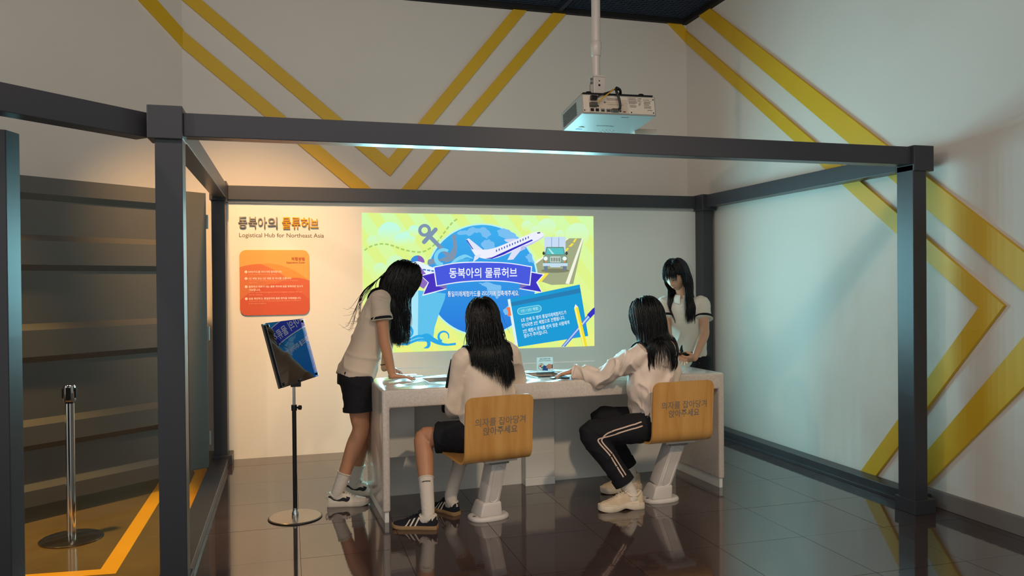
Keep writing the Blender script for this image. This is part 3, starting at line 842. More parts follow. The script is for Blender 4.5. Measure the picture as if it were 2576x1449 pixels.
 ('anchor_ring','#8096b0',[(579,1033),(579,1043),(576,1054),(571,1063),(564,1071),(556,1078),(546,1083),(536,1086),(525,1087),(515,1086),(504,1082),(495,1077),(486,1070),(479,1062),(474,1053),(471,1042),(470,1032),(470,1021),(473,1011),(478,1002),(485,993),(493,987),(502,982),(513,979),(523,978),(534,979),(544,982),(554,987),(562,994),(569,1002),(575,1012),(578,1022),(579,1033),(552,1033),(551,1027),(550,1022),(547,1017),(543,1013),(539,1010),(534,1007),(529,1006),(524,1005),(518,1006),(513,1007),(509,1009),(505,1013),(501,1017),(499,1022),(497,1027),(497,1032),(498,1037),(499,1042),(502,1047),(505,1051),(510,1055),(514,1057),(520,1059),(525,1059),(530,1059),(535,1058),(540,1055),(544,1052),(548,1048),(550,1043),(551,1038),(552,1033)]),
 ('anchor_arm','#8096b0',[(780,1006),(787,997),(795,988),(801,980),(805,974),(803,971),(799,972),(794,972),(792,967),(794,956),(799,941),(805,923),(807,905),(806,884),(804,862),(800,840),(795,822),(791,809),(786,799),(781,790),(776,781),(705,758),(696,764),(686,771),(669,771),(633,760),(589,743),(557,735),(546,746),(547,765),(553,781),(566,787),(584,790),(600,790),(606,786),(610,779),(618,776),(632,779),(650,786),(669,794),(688,801),(707,810),(725,822),(742,841),(758,865),(768,886),(772,903),(771,918),(769,932),(767,947),(764,961),(761,971),(757,972),(753,968),(749,964)]),
 ('wave_crest','#7fd3f2',[(732,865),(724,871),(714,875),(705,878),(694,880),(684,881),(673,880),(663,878),(653,874),(643,869),(634,863),(626,856),(619,848),(613,839),(609,830),(605,819),(603,809),(602,798),(603,787),(605,777),(608,766),(613,757),(619,748),(627,739),(635,732),(645,726),(655,721),(665,718),(677,716),(681,756),(675,757),(669,758),(663,760),(658,763),(653,767),(648,771),(644,776),(641,781),(639,787),(637,793),(636,799),(636,806),(637,812),(639,819),(641,825),(645,831),(649,836),(653,841),(659,845),(665,848),(671,851),(678,853),(685,854),(691,854),(698,854),(705,852),(712,849),(718,846)]),
 ('wave_crest','#7fd3f2',[(733,739),(744,750),(755,760),(766,771),(777,781),(788,791),(800,799),(812,806),(825,813),(838,818),(851,823),(863,826),(875,827),(887,825),(898,821),(909,816),(920,810),(930,804),(941,799),(941,790),(932,792),(922,795),(913,798),(903,801),(894,802),(884,802),(875,799),(865,795),(855,789),(846,783),(836,777),(827,771),(819,766),(811,761),(803,755),(795,750),(788,745),(780,739)]),
 ('wave_crest','#4fb6e8',[(613,758),(617,753),(620,747),(624,742),(630,738),(640,735),(656,733),(676,733),(698,733),(721,735),(742,739),(762,746),(781,756),(800,767),(819,778),(837,785),(855,789),(872,791),(888,792),(905,793),(922,794),(883,734),(612,721)]),
 ('plane_wing','#cfd6f2',[(1223,958),(1320,968),(1379,954),(1290,933),(1242,939)]),
 ('plane_fin','#dfe6fa',[(883,956),(908,967),(1033,869),(1018,831),(961,831)]),
 ('plane_fin','#4a4fc4',[(885,951),(893,957),(970,841),(961,841)]),
 ('plane_body','#eef0fd',[(928,873),(944,872),(959,870),(974,869),(991,868),(1009,869),(1029,869),(1049,869),(1071,870),(1096,874),(1124,880),(1159,891),(1199,906),(1242,923),(1283,939),(1320,954),(1353,967),(1384,980),(1412,991),(1438,1001),(1459,1010),(1475,1016),(1485,1020),(1493,1023),(1500,1026),(1509,1027),(1520,1029),(1532,1029),(1543,1029),(1554,1028),(1564,1026),(1572,1023),(1578,1018),(1584,1013),(1590,1008),(1596,1003),(1588,982),(1578,976),(1568,969),(1558,963),(1548,956),(1537,950),(1528,943),(1519,937),(1509,931),(1496,924),(1477,915),(1451,905),(1419,892),(1383,879),(1349,867),(1318,855),(1292,845),(1267,836),(1243,827),(1221,818),(1200,811),(1181,805),(1163,799),(1146,795),(1130,791),(1113,789),(1095,788),(1077,788),(1060,789),(1043,791),(1027,794),(1012,798),(999,804),(986,810),(973,816),(961,822)]),
 ('plane_belly','#c9cdef',[(1594,998),(1584,990),(1575,983),(1565,976),(1553,969),(1538,960),(1519,951),(1498,942),(1474,932),(1448,920),(1418,908),(1381,892),(1340,873),(1296,854),(1255,837),(1220,822),(1193,812),(1171,805),(1152,800),(1133,795),(1113,789),(1200,811),(1318,855),(1477,915),(1537,950),(1586,980)]),
 ('plane_stripe','#3a36c0',[(1051,793),(1113,802),(1299,884),(1478,961),(1490,951),(1319,874),(1220,827),(1113,789)]),
 ('plane_fin','#dfe6fa',[(944,761),(959,815),(1020,833),(993,794)]),
 ('plane_wing','#dde2f8',[(1252,779),(1287,839),(1319,869),(1406,909),(1419,877),(1372,860),(1307,783)]),
 ('plane_engine','#b9c2ee',[(1373,856),(1419,879),(1410,909),(1378,893)]),
 ('plane_window','#3f5fb0',[(1150,868),(1160,871),(1161,852),(1151,849)]),
 ('plane_window','#3f5fb0',[(1174,878),(1184,881),(1185,862),(1175,859)]),
 ('plane_window','#3f5fb0',[(1198,887),(1208,890),(1209,872),(1199,869)]),
 ('plane_window','#3f5fb0',[(1222,897),(1232,900),(1233,881),(1223,878)]),
 ('plane_window','#3f5fb0',[(1246,907),(1256,910),(1257,891),(1247,888)]),
 ('plane_window','#3f5fb0',[(1270,917),(1280,920),(1281,901),(1271,898)]),
 ('plane_window','#3f5fb0',[(1295,926),(1304,929),(1305,911),(1295,908)]),
 ('plane_window','#3f5fb0',[(1319,936),(1329,939),(1329,920),(1320,918)]),
 ('plane_window','#3f5fb0',[(1343,946),(1353,949),(1354,930),(1344,927)]),
 ('plane_window','#3f5fb0',[(1368,956),(1377,959),(1378,940),(1368,937)]),
 ('plane_window','#3f5fb0',[(1392,966),(1402,969),(1403,950),(1393,947)]),
 ('plane_window','#3f5fb0',[(1416,976),(1426,979),(1427,960),(1417,957)]),
 ('plane_window','#3f5fb0',[(1441,986),(1451,989),(1451,970),(1442,967)]),
 ('plane_window','#33406a',[(1527,1022),(1557,1026),(1557,1016),(1531,1012)]),
 ('truck_shadow','#7f8468',[(1828,683),(1823,688),(1810,693),(1789,697),(1761,700),(1729,702),(1694,703),(1659,702),(1627,700),(1600,697),(1579,693),(1565,689),(1561,684),(1565,679),(1578,674),(1599,670),(1627,667),(1659,665),(1693,664),(1728,665),(1760,667),(1788,669),(1810,673),(1823,678)]),
 ('truck_box','#c9def4',[(1596,984),(1795,986),(1793,842),(1594,842)]),
 ('truck_box_line','#8fb0d8',[(1660,980),(1667,980),(1665,871),(1658,871)]),
 ('truck_box_line','#8fb0d8',[(1727,981),(1734,981),(1732,871),(1725,871)]),
 ('truck_tyre','#6d7f92',[(1586,742),(1626,742),(1621,680),(1591,680)]),
 ('truck_tyre','#6d7f92',[(1764,742),(1804,741),(1800,687),(1767,684)]),
 ('truck_cab','#6f8f7d',[(1612,894),(1776,895),(1789,823),(1807,809),(1808,744),(1582,745),(1585,809),(1597,823)]),
 ('truck_windscreen','#58c3c4',[(1620,886),(1770,886),(1777,829),(1609,829)]),
 ('truck_glint','#bfeeee',[(1628,880),(1642,880),(1686,832),(1666,832)]),
 ('truck_hood','#86a590',[(1605,821),(1785,821),(1792,756),(1598,756)]),
 ('truck_grille','#e5efe6',[(1649,808),(1744,808),(1744,758),(1648,758)]),
 ('truck_slat','#45594d',[(1655,802),(1663,802),(1663,763),(1655,763)]),
 ('truck_slat','#45594d',[(1670,802),(1678,802),(1678,763),(1670,763)]),
 ('truck_slat','#45594d',[(1685,802),(1694,802),(1693,763),(1685,763)]),
 ('truck_slat','#45594d',[(1701,802),(1709,802),(1708,763),(1700,763)]),
 ('truck_slat','#45594d',[(1716,802),(1724,802),(1723,763),(1715,763)]),
 ('truck_slat','#45594d',[(1731,802),(1739,802),(1739,763),(1730,763)]),
 ('truck_lamp','#eefaf6',[(1624,791),(1623,797),(1620,802),(1616,806),(1611,809),(1605,809),(1599,809),(1594,806),(1590,802),(1587,797),(1586,791),(1587,786),(1589,781),(1593,777),(1599,774),(1604,773),(1610,774),(1616,777),(1620,781),(1623,786)]),
 ('truck_signal','#f08a4a',[(1613,765),(1612,769),(1609,772),(1604,773),(1600,772),(1597,769),(1595,765),(1596,761),(1600,757),(1604,756),(1609,757),(1612,760)]),
 ('truck_lamp','#eefaf6',[(1803,791),(1802,797),(1800,802),(1795,806),(1790,809),(1784,810),(1778,809),(1773,806),(1768,802),(1765,797),(1764,791),(1765,786),(1768,781),(1772,777),(1777,774),(1783,773),(1789,774),(1795,777),(1799,781),(1802,786)]),
 ('truck_signal','#f08a4a',[(1792,765),(1791,769),(1788,772),(1783,773),(1779,772),(1775,769),(1774,765),(1775,760),(1779,757),(1783,756),(1788,757),(1791,760)]),
 ('truck_bumper','#c6dff0',[(1578,751),(1811,750),(1810,723),(1745,725),(1740,714),(1649,714),(1644,726),(1578,724)]),
 ('truck_mirror','#3c4a44',[(1600,838),(1598,845),(1595,851),(1590,854),(1585,854),(1580,851),(1577,845),(1575,838),(1577,831),(1580,825),(1585,822),(1590,822),(1595,825),(1598,831)]),
 ('truck_mirror','#3c4a44',[(1814,838),(1813,845),(1810,851),(1805,854),(1799,854),(1794,851),(1791,845),(1790,838),(1791,831),(1794,826),(1799,822),(1804,822),(1809,826),(1813,831)]),
 ('ribbon_edge','#eef4ff',[(482,649),(608,680),(631,557),(714,530),(497,474),(547,589)]),
 ('ribbon_tail','#4a35c0',[(495,644),(602,669),(623,559),(697,534),(508,487),(556,588)]),
 ('ribbon_edge','#eef4ff',[(1461,679),(1594,653),(1527,580),(1575,484),(1352,525),(1451,558)]),
 ('ribbon_tail','#4038c2',[(1468,668),(1578,648),(1515,580),(1563,496),(1368,530),(1451,558)]),
 ('ribbon_fold','#7d70b4',[(623,559),(707,567),(705,532)]),
 ('ribbon_fold','#7d70b4',[(1360,564),(1451,558),(1364,530)]),
 ('ribbon_edge','#eef4ff',[(595,721),(629,728),(662,734),(695,741),(729,748),(764,753),(799,758),(835,761),(873,763),(911,764),(949,765),(988,765),(1026,765),(1065,764),(1104,763),(1142,762),(1181,760),(1220,758),(1258,755),(1295,751),(1332,746),(1368,740),(1405,734),(1441,728),(1478,722),(1459,552),(1423,558),(1387,564),(1352,571),(1316,577),(1281,582),(1245,586),(1210,589),(1174,592),(1139,594),(1103,595),(1068,595),(1033,595),(998,595),(963,594),(928,592),(893,590),(858,587),(824,584),(789,580),(755,575),(720,570),(686,564),(652,559),(618,553)]),
 ('ribbon','#4a5be0',[(605,715),(636,721),(668,727),(699,734),(731,740),(764,745),(799,749),(835,752),(872,754),(910,755),(949,756),(988,756),(1026,756),(1065,756),(1104,755),(1143,754),(1182,753),(1220,750),(1258,747),(1294,743),(1329,738),(1364,733),(1398,727),(1433,721),(1468,715),(1450,562),(1416,567),(1382,573),(1348,580),(1314,585),(1280,590),(1245,594),(1210,598),(1175,600),(1139,602),(1104,603),(1068,604),(1033,604),(998,603),(963,602),(927,601),(893,598),(858,596),(824,593),(790,589),(757,584),(724,579),(691,573),(658,567),(626,562)]),
 ('sea_wave','#2fa8e6',[(298,64),(312,72),(326,80),(340,88),(354,96),(368,104),(380,111),(392,117),(404,123),(414,129),(425,134),(435,138),(445,141),(454,143),(464,145),(473,145),(482,145),(491,144),(500,142),(509,139),(518,134),(527,129),(535,123),(543,117),(549,110),(555,104),(559,96),(562,88),(564,81),(566,73),(566,66),(565,59),(564,52),(561,45),(557,39),(553,34),(548,30),(542,28),(535,27),(527,27),(518,27),(510,28),(502,28),(534,49),(534,54),(535,60),(535,66),(535,72),(534,77),(531,82),(527,86),(521,90),(514,94),(506,96),(498,99),(490,99),(481,99),(473,97),(464,95),(455,92),(445,88),(434,85),(423,81),(411,76),(399,72),(386,67),(374,62),(361,57)]),
 ('sea_wave','#2fa8e6',[(491,147),(500,148),(509,150),(518,152),(527,154),(536,154),(546,152),(556,147),(566,141),(576,133),(586,125),(598,116),(609,109),(622,101),(635,92),(649,84),(663,76),(677,69),(692,65),(707,63),(722,62),(738,64),(754,65),(770,67),(786,68),(785,48),(770,47),(754,46),(738,45),(722,44),(707,44),(692,45),(677,46),(662,49),(648,52),(634,56),(621,60),(609,65),(597,70),(586,76),(575,82),(565,89),(555,95),(545,101)]),
 ('sea_wave','#2fa8e6',[(725,105),(728,114),(729,124),(728,133),(726,143),(721,152),(715,159),(707,166),(698,171),(688,174),(678,175),(668,174),(658,171),(649,166),(640,160),(634,152),(629,143),(626,133),(625,122),(626,112),(629,101),(634,92),(641,83),(649,76),(659,71),(668,93),(662,96),(656,100),(652,104),(648,110),(646,116),(645,123),(645,129),(647,136),(649,142),(653,148),(659,152),(665,156),(671,158),(678,160),(686,159),(693,158),(700,154),(706,150),(711,145),(715,138),(717,131),(719,124),(718,116),(717,108)]),
 ('sea_wave','#2fa8e6',[(362,118),(371,118),(380,119),(388,122),(396,126),(403,132),(409,139),(414,146),(418,155),(420,164),(421,173),(420,183),(417,192),(413,201),(408,209),(401,216),(393,222),(385,227),(375,230),(370,203),(375,202),(381,200),(386,197),(390,193),(394,189),(397,184),(399,178),(401,172),(401,166),(400,160),(398,154),(396,148),(392,143),(387,138),(382,134),(376,131),(369,129),(363,129)]),
 ('sea_wave','#7fd3f2',[(271,64),(294,71),(316,78),(339,85),(361,91),(380,97),(397,103),(413,108),(427,113),(441,118),(453,121),(466,122),(477,122),(487,121),(498,120),(508,119),(504,114),(494,114),(485,114),(475,114),(465,113),(453,111),(440,108),(426,103),(412,98),(396,92),(380,86),(363,81),(345,75),(326,70),(307,64),(289,58)]),
 ('page_edge','#dff2f8',[(1250,433),(1276,439),(1341,35),(1315,31)]),
 ('notebook','#1f9bd6',[(1274,437),(1924,558),(2002,93),(1343,14)]),
 ('notebook_band','#2b7fb4',[(1279,407),(1928,524),(1935,483),(1284,373)]),
 ('notebook_tab','#f27a4e',[(1235,359),(1270,368),(1283,292),(1247,287),(1256,325)]),
 ('pill_edge','#9be4ee',[(1523,380),(1537,380),(1548,374),(1557,365),(1562,353),(1561,340),(1555,329),(1545,320),(1533,316),(1376,296),(1362,297),(1351,302),(1342,311),(1338,323),(1338,336),(1344,347),(1354,355),(1366,359)]),
 ('pill','#43b6dc',[(1524,375),(1535,374),(1545,370),(1552,362),(1556,352),(1555,342),(1550,332),(1542,325),(1532,322),(1375,301),(1364,302),(1354,307),(1347,314),(1344,324),(1344,334),(1349,344),(1357,350),(1367,354)]),
 ('pen','#4f7fe0',[(1743,5),(1782,3),(2029,259),(1999,285)]),
 ('pen_light','#bcd4f6',[(1753,4),(1766,4),(2017,265),(2007,277)]),
 ('pen_cap','#3a34c4',[(1992,285),(2050,342),(2066,348),(2066,293),(2025,253)]),
 ('pencil','#f3e12a',[(1868,346),(1908,355),(1992,1),(1950,1)]),
 ('pencil_side','#faf2a0',[(1874,347),(1886,350),(1967,1),(1955,2)]),
 ('pencil_tip','#f5efd8',[(1868,346),(1882,382),(1908,355)]),
]
# ---------------------------------------------------------------- projected picture on the panel
SX, SZ = 1.063, 0.813
scr = thing('projected_picture', 'bright projected title picture with globe, aeroplane, truck and blue ribbon on the panel', 'screen', (2.096, 0, 1.40))


def emis(c, k=1.0):
    return mat('light_' + c + ('' if k == 1.0 else '_%d' % int(k * 100)), c, 1.0, emit=k)


def grad_emis(name, c0_, c1_, z0, z1, k=1.0):
    if name in MATS:
        return MATS[name]
    m = bpy.data.materials.new(name)
    MATS[name] = m
    m.use_nodes = True
    nt = m.node_tree
    b = nt.nodes['Principled BSDF']
    b.inputs['Base Color'].default_value = (0, 0, 0, 1)
    b.inputs['Specular IOR Level'].default_value = 0
    ge = nt.nodes.new('ShaderNodeNewGeometry')
    sp = nt.nodes.new('ShaderNodeSeparateXYZ')
    mr = nt.nodes.new('ShaderNodeMapRange')
    mr.inputs['From Min'].default_value = z0
    mr.inputs['From Max'].default_value = z1
    mx = nt.nodes.new('ShaderNodeMix')
    mx.data_type = 'RGBA'
    mx.inputs['A'].default_value = lin(c0_)
    mx.inputs['B'].default_value = lin(c1_)
    nt.links.new(ge.outputs['Position'], sp.inputs[0])
    nt.links.new(sp.outputs['Z'], mr.inputs['Value'])
    nt.links.new(mr.outputs[0], mx.inputs['Factor'])
    nt.links.new(mx.outputs['Result'], b.inputs['Emission Color'])
    b.inputs['Emission Strength'].default_value = k
    return m


K = 1.0
LAY = 0.00008
scrf = lambda u, v, w: (SX + u / 1000, -w, SZ + v / 1000)
obj('picture_ground', G().prism([(0, 0), (2066, 0), (2066, 1174), (0, 1174)], scrf, 0.001, 0.002), grad_emis('light_ground', '#edf482', '#d2fcac', SZ, SZ + 1.17), scr)


def cloud_mat(c):
    """cloud disc that melts into the picture's ground at its lower side"""
    m = emis(c, 1.01)
    nt = m.node_tree
    if 'cl' in nt.nodes:
        return m
    b = nt.nodes['Principled BSDF']
    sp = nt.nodes.new('ShaderNodeSeparateXYZ')
    sp.name = 'cl'
    tc = [n for n in nt.nodes if n.type == 'TEX_COORD'][0]
    mr = nt.nodes.new('ShaderNodeMapRange')
    mr.inputs['From Min'].default_value = 0.1
    mr.inputs['From Max'].default_value = 0.75
    mx = nt.nodes.new('ShaderNodeMix')
    mx.data_type = 'RGBA'
    mx.inputs['A'].default_value = lin('#daf9a0')
    mx.inputs['B'].default_value = lin(c)
    nt.links.new(tc.outputs['Generated'], sp.inputs[0])
    nt.links.new(sp.outputs['Z'], mr.inputs['Value'])
    nt.links.new(mr.outputs[0], mx.inputs['Factor'])
    nt.links.new(mx.outputs['Result'], b.inputs['Emission Color'])
    return m


M_GLOBE = grad_emis('light_globe', '#2a78dc', '#3fb0ee', SZ + 0.1, SZ + 1.1)
for i, (nm, c, pts) in enumerate(ART):
    w = 0.0021 + LAY * i
    m = M_GLOBE if c == 'GLOBE' else (cloud_mat(c) if nm == 'cloud' else emis(c))
    me_g = G()
    n = len(pts)
    me_g.add([scrf(p[0], p[1], w) for p in pts], [tuple(range(n))])
    o = obj(nm, me_g, m, scr)
    bmx = bmesh.new()
    bmx.from_mesh(o.data)
    bmesh.ops.triangulate(bmx, faces=bmx.faces)
    for f in bmx.faces:
        if f.normal.y > 0:
            f.normal_flip()
    bmx.to_mesh(o.data)
    bmx.free()
WT = 0.0021 + LAY * (len(ART) + 4)


def scr_text(nm, body, a, b, col, height=None, bold=0.0, dw=0.0, k=1.0):
    A, B = V(SX + a[0] / 1000, 0, SZ + a[1] / 1000), V(SX + b[0] / 1000, 0, SZ + b[1] / 1000)
    c = (A + B) / 2
    x = (B - A).normalized()
    M = frame_m((c.x, -WT - dw, c.z), x, V(0, -1, 0).cross(x), (0, -1, 0))
    text(nm, body, emis(col, k), M, scr, width=(B - A).length, height=height, bold=bold)


scr_text('picture_title', '동북아의 물류허브', (732, 668), (1339, 668), '#f4f7ff', 0.088, 0.012)
scr_text('picture_prompt', '통일미래체험카드를 리더기에 접촉해주세요.', (713, 487), (1360, 487), '#2f6cc0', 0.058, 0.045)
scr_text('picture_prompt', '통일미래체험카드를 리더기에 접촉해주세요.', (717, 488), (1356, 488), '#eaf6ff', 0.050, 0.012, 0.0003)
scr_text('pill_text', '1인 / 2인 체험', (1372, 329), (1526, 351), '#c9f4f8', None, 0.006)
for bd, a, b in (('5초 안에 두 명의 통일미래체험카드가', (1371, 247), (1794, 312)), ('인식되면 2인 체험으로 진행됩니다.', (1377, 201), (1780, 266)),
                 ('2인 체험시 문제를 먼저 맞춘 사람에게', (1387, 149), (1821, 222)), ('점수가 주어집니다.', (1396, 109), (1616, 143))):
    scr_text('picture_note', bd, a, b, '#eefaff', 0.036, 0.008)
# faint lower edge line of the projector raster
obj('raster_edge', G().prism([(190, -132), (2066, -132), (2066, -138), (190, -138)], scrf, 0.0005, 0.0015), emis('#c9ccc6', 0.75), scr)

# ---------------------------------------------------------------- counter
M_STONE = mat('speckled_stone', '#c8bcb0', 0.16, var=0.0, color2='#d8cec4', vscale=90, bump=0.0, coat=0.25)
M_MOD = mat('counter_back_panel', '#e4e4de', 0.45, var=0.015, vscale=2)
M_CAV = mat('reader_recess', '#2a2523', 0.4)
TM = Matrix.Translation((0.985, -2.05, 0)) @ Matrix.Rotation(math.radians(2.6), 4, 'Z')
ct = thing('exhibit_counter', 'long pale speckled stone counter with two dark card-reader slots', 'table', (0.985 + 1.15, -1.72, 0))
TL_ = 2.305
g = G()
g.prism([(0, .06), (0, .775), (TL_, .775), (TL_, .06), (TL_ - .043, .06), (TL_ - .043, .668), (.045, .668), (.045, .06)], lambda u, v, w: tuple(TM @ V(u, w, v)), 0.0, 0.64)
cb_ = obj('counter_body', g, M_STONE, ct, 0.014, 35, 4)
slots = ((0.335, 0.56, 0.245, 0.475), (1.045, 1.255, 0.20, 0.50))
for (x0, x1, y0, y1) in slots:
    cut = obj('cut', G().box(x0, x1, y0, y1, 0.735, 0.80, TM), None)
    md = cb_.modifiers.new('b', 'BOOLEAN')
    md.operation = 'DIFFERENCE'
    md.object = cut
    md.solver = 'EXACT'
    dg = bpy.context.evaluated_depsgraph_get()
    nm_ = bpy.data.meshes.new_from_object(cb_.evaluated_get(dg))
    cb_.modifiers.clear()
    cb_.data = nm_
    bpy.data.objects.remove(cut)
for (x0, x1, y0, y1) in slots:
    t = obj('reader_tray', G().box(x0 + .002, x1 - .002, y0 + .002, y1 - .002, 0.736, 0.740, TM), M_CAV, ct)
    g = G()
    e = 0.006
    for bx in ((x0 - e, x1 + e, y0 - e, y0), (x0 - e, x1 + e, y1, y1 + e), (x0 - e, x0, y0, y1), (x1, x1 + e, y0, y1)):
        g.box(*bx, 0.770, 0.777, TM)
    obj('tray_rim', g, M_WHITEP, t)
    obj('card_reader', G().box(x0 + .03, x1 - .03, y0 + .05, y1 - .05, 0.740, 0.756, TM), M_BLACK, t, 0.003)
for x0 in (0.012, TL_ - 0.036):
    obj('foot', G().box(x0, x0 + .024, 0.012, 0.62, 0.0, 0.062, TM), M_MOD, ct)
obj('modesty_panel', G().box(.045, TL_ - .043, .575, .60, 0.0, .668, TM), M_MOD, ct)
obj('hanging_box', G().box(.045, .262, .36, .576, .30, .668, TM), M_MOD, ct, 0.002)
cc = obj('cable_column', G().box(1.055, 1.268, .50, .576, 0.0, .668, TM), M_MOD, ct, 0.002)
obj('column_base', G().box(1.053, 1.270, .494, .576, 0.0, .05, TM), M_MOD, cc, 0.002)
obj('light_edge_plate', G().box(1.057, 1.266, .496, .51, .055, .225, TM), M_MOD, cc, 0.002)  # made-up plate, its top edge stands in for a light boundary on the column

def paper_mat():
    m = mat('sign_paper', '#e4e3e1', 0.5)
    nt = m.node_tree
    b = nt.nodes['Principled BSDF']
    t_ = nt.nodes.new('ShaderNodeBsdfTranslucent')
    t_.inputs['Color'].default_value = lin('#e4e3e1')
    mx = nt.nodes.new('ShaderNodeMixShader')
    mx.inputs[0].default_value = 0.5
    nt.links.new(b.outputs[0], mx.inputs[1])
    nt.links.new(t_.outputs[0], mx.inputs[2])
    nt.links.new(mx.outputs[0], nt.nodes['Material Output'].inputs['Surface'])
    return m


# small acrylic card sign on the counter
sg = thing('counter_sign', 'small clear tent sign with Korean notice and hand drawing on the counter', 'sign', (2.166, -1.49, 0.775))
SM = Matrix.Translation((2.166, -1.49, 0.7755)) @ Matrix.Rotation(math.radians(2), 4, 'Z')
sf = lambda u, v, w: tuple(SM @ V(u, -w, v))
obj('sheet', G().prism([(-.062, 0.006), (.062, 0.006), (.058, .102), (-.058, .102)], sf, 0.0, 0.002), paper_mat(), sg)
obj('foot_plate', G().box(-.066, .066, -.03, .012, 0.0, 0.004, SM), M_CLEAR, sg)
sgm = lambda x, z, w=0.0023: SM @ frame_m((x, -w, z), (1, 0, 0), (0, 0, 1), (0, -1, 0))
text('notice_text', '통일미래체험카드를', M_BLACK, sgm(0, .091), sg, width=.075, bold=.02)
text('notice_text', '아래 리더기에 대주세요.', M_BLACK, sgm(0, .078), sg, width=.09, bold=.02)
obj('drawn_card', G().prism([(-.018, .012), (.02, .008), (.026, .042), (-.014, .046)], sf, 0.002, 0.0023), mat('card_blue', '#2b5fb4', 0.5), sg)
obj('drawn_hand', G().prism([(.008, .03), (.03, .018), (.05, .024), (.052, .05), (.03, .056), (.014, .048)], sf, 0.0023, 0.0025), mat('drawn_skin', '#d9a58c', 0.5), sg)
obj('drawn_sleeve', G().prism([(.05, .022), (.057, .024), (.057, .052), (.052, .052)], sf, 0.0023, 0.0026), mat('drawn_navy', '#23304f', 0.5), sg)
ring = [sf(-.026 + .022 * math.cos(i * PI / 14), .038 + .022 * math.sin(i * PI / 14), .0024) for i in range(29)]
obj('drawn_ring', G().tube(ring, .0012, 4), mat('drawn_navy', '#23304f', 0.5), sg)
for cx, cz, cc_ in ((-.034, .042, '#d24b3a'), (-.026, .05, '#e0b030'), (-.022, .032, '#5c8a50')):
    obj('drawn_dot', G().prism([(cx + .007 * math.cos(k * PI / 6), cz + .007 * math.sin(k * PI / 6)) for k in range(12)], sf, 0.002, 0.0027), mat('dot' + cc_, cc_, 0.5), sg)


# ---------------------------------------------------------------- bent plywood stools
def wood_mat():
    m = mat('plywood_beech', '#b9853f', 0.38, coat=0.15)
    nt = m.node_tree
    b = nt.nodes['Principled BSDF']
    tc = nt.nodes.new('ShaderNodeTexCoord')
    mp = nt.nodes.new('ShaderNodeMapping')
    mp.inputs['Scale'].default_value = (5.0, 1.0, 0.5)
    n1 = nt.nodes.new('ShaderNodeTexNoise')
    n1.inputs['Scale'].default_value = 3.0
    n1.inputs['Detail'].default_value = 6
    n1.inputs['Distortion'].default_value = 1.2
    n2 = nt.nodes.new('ShaderNodeTexNoise')
    n2.inputs['Scale'].default_value = 40.0
    n2.inputs['Detail'].default_value = 3
    cr_ = nt.nodes.new('ShaderNodeValToRGB')
    cr_.color_ramp.elements[0].position = 0.30
    cr_.color_ramp.elements[0].color = lin('#bd8846')
    cr_.color_ramp.elements[1].position = 0.72
    cr_.color_ramp.elements[1].color = lin('#d0a05c')
    e = cr_.color_ramp.elements.new(0.5)
    e.color = lin('#c89451')
    mth = nt.nodes.new('ShaderNodeMath')
    mth.operation = 'MULTIPLY_ADD'
    mth.inputs[1].default_value = 0.22
    nt.links.new(tc.outputs['Object'], mp.inputs[0])
    nt.links.new(mp.outputs[0], n1.inputs['Vector'])
    nt.links.new(mp.outputs[0], n2.inputs['Vector'])
    nt.links.new(n2.outputs['Fac'], mth.inputs[0])
    mt2 = nt.nodes.new('ShaderNodeMath')
    mt2.operation = 'SUBTRACT'
    mt2.inputs[1].default_value = 0.11
    nt.links.new(n1.outputs['Fac'], mt2.inputs[0])
    nt.links.new(mt2.outputs[0], mth.inputs[2])
    nt.links.new(mth.outputs[0], cr_.inputs[0])
    nt.links.new(cr_.outputs[0], b.inputs['Base Color'])
    return m


M_WOOD = wood_mat()
M_PED = mat('pedestal_white', '#cfc8c2', 0.35, var=0.02)
M_STXT = mat('stool_lettering', '#7b7168', 0.5)


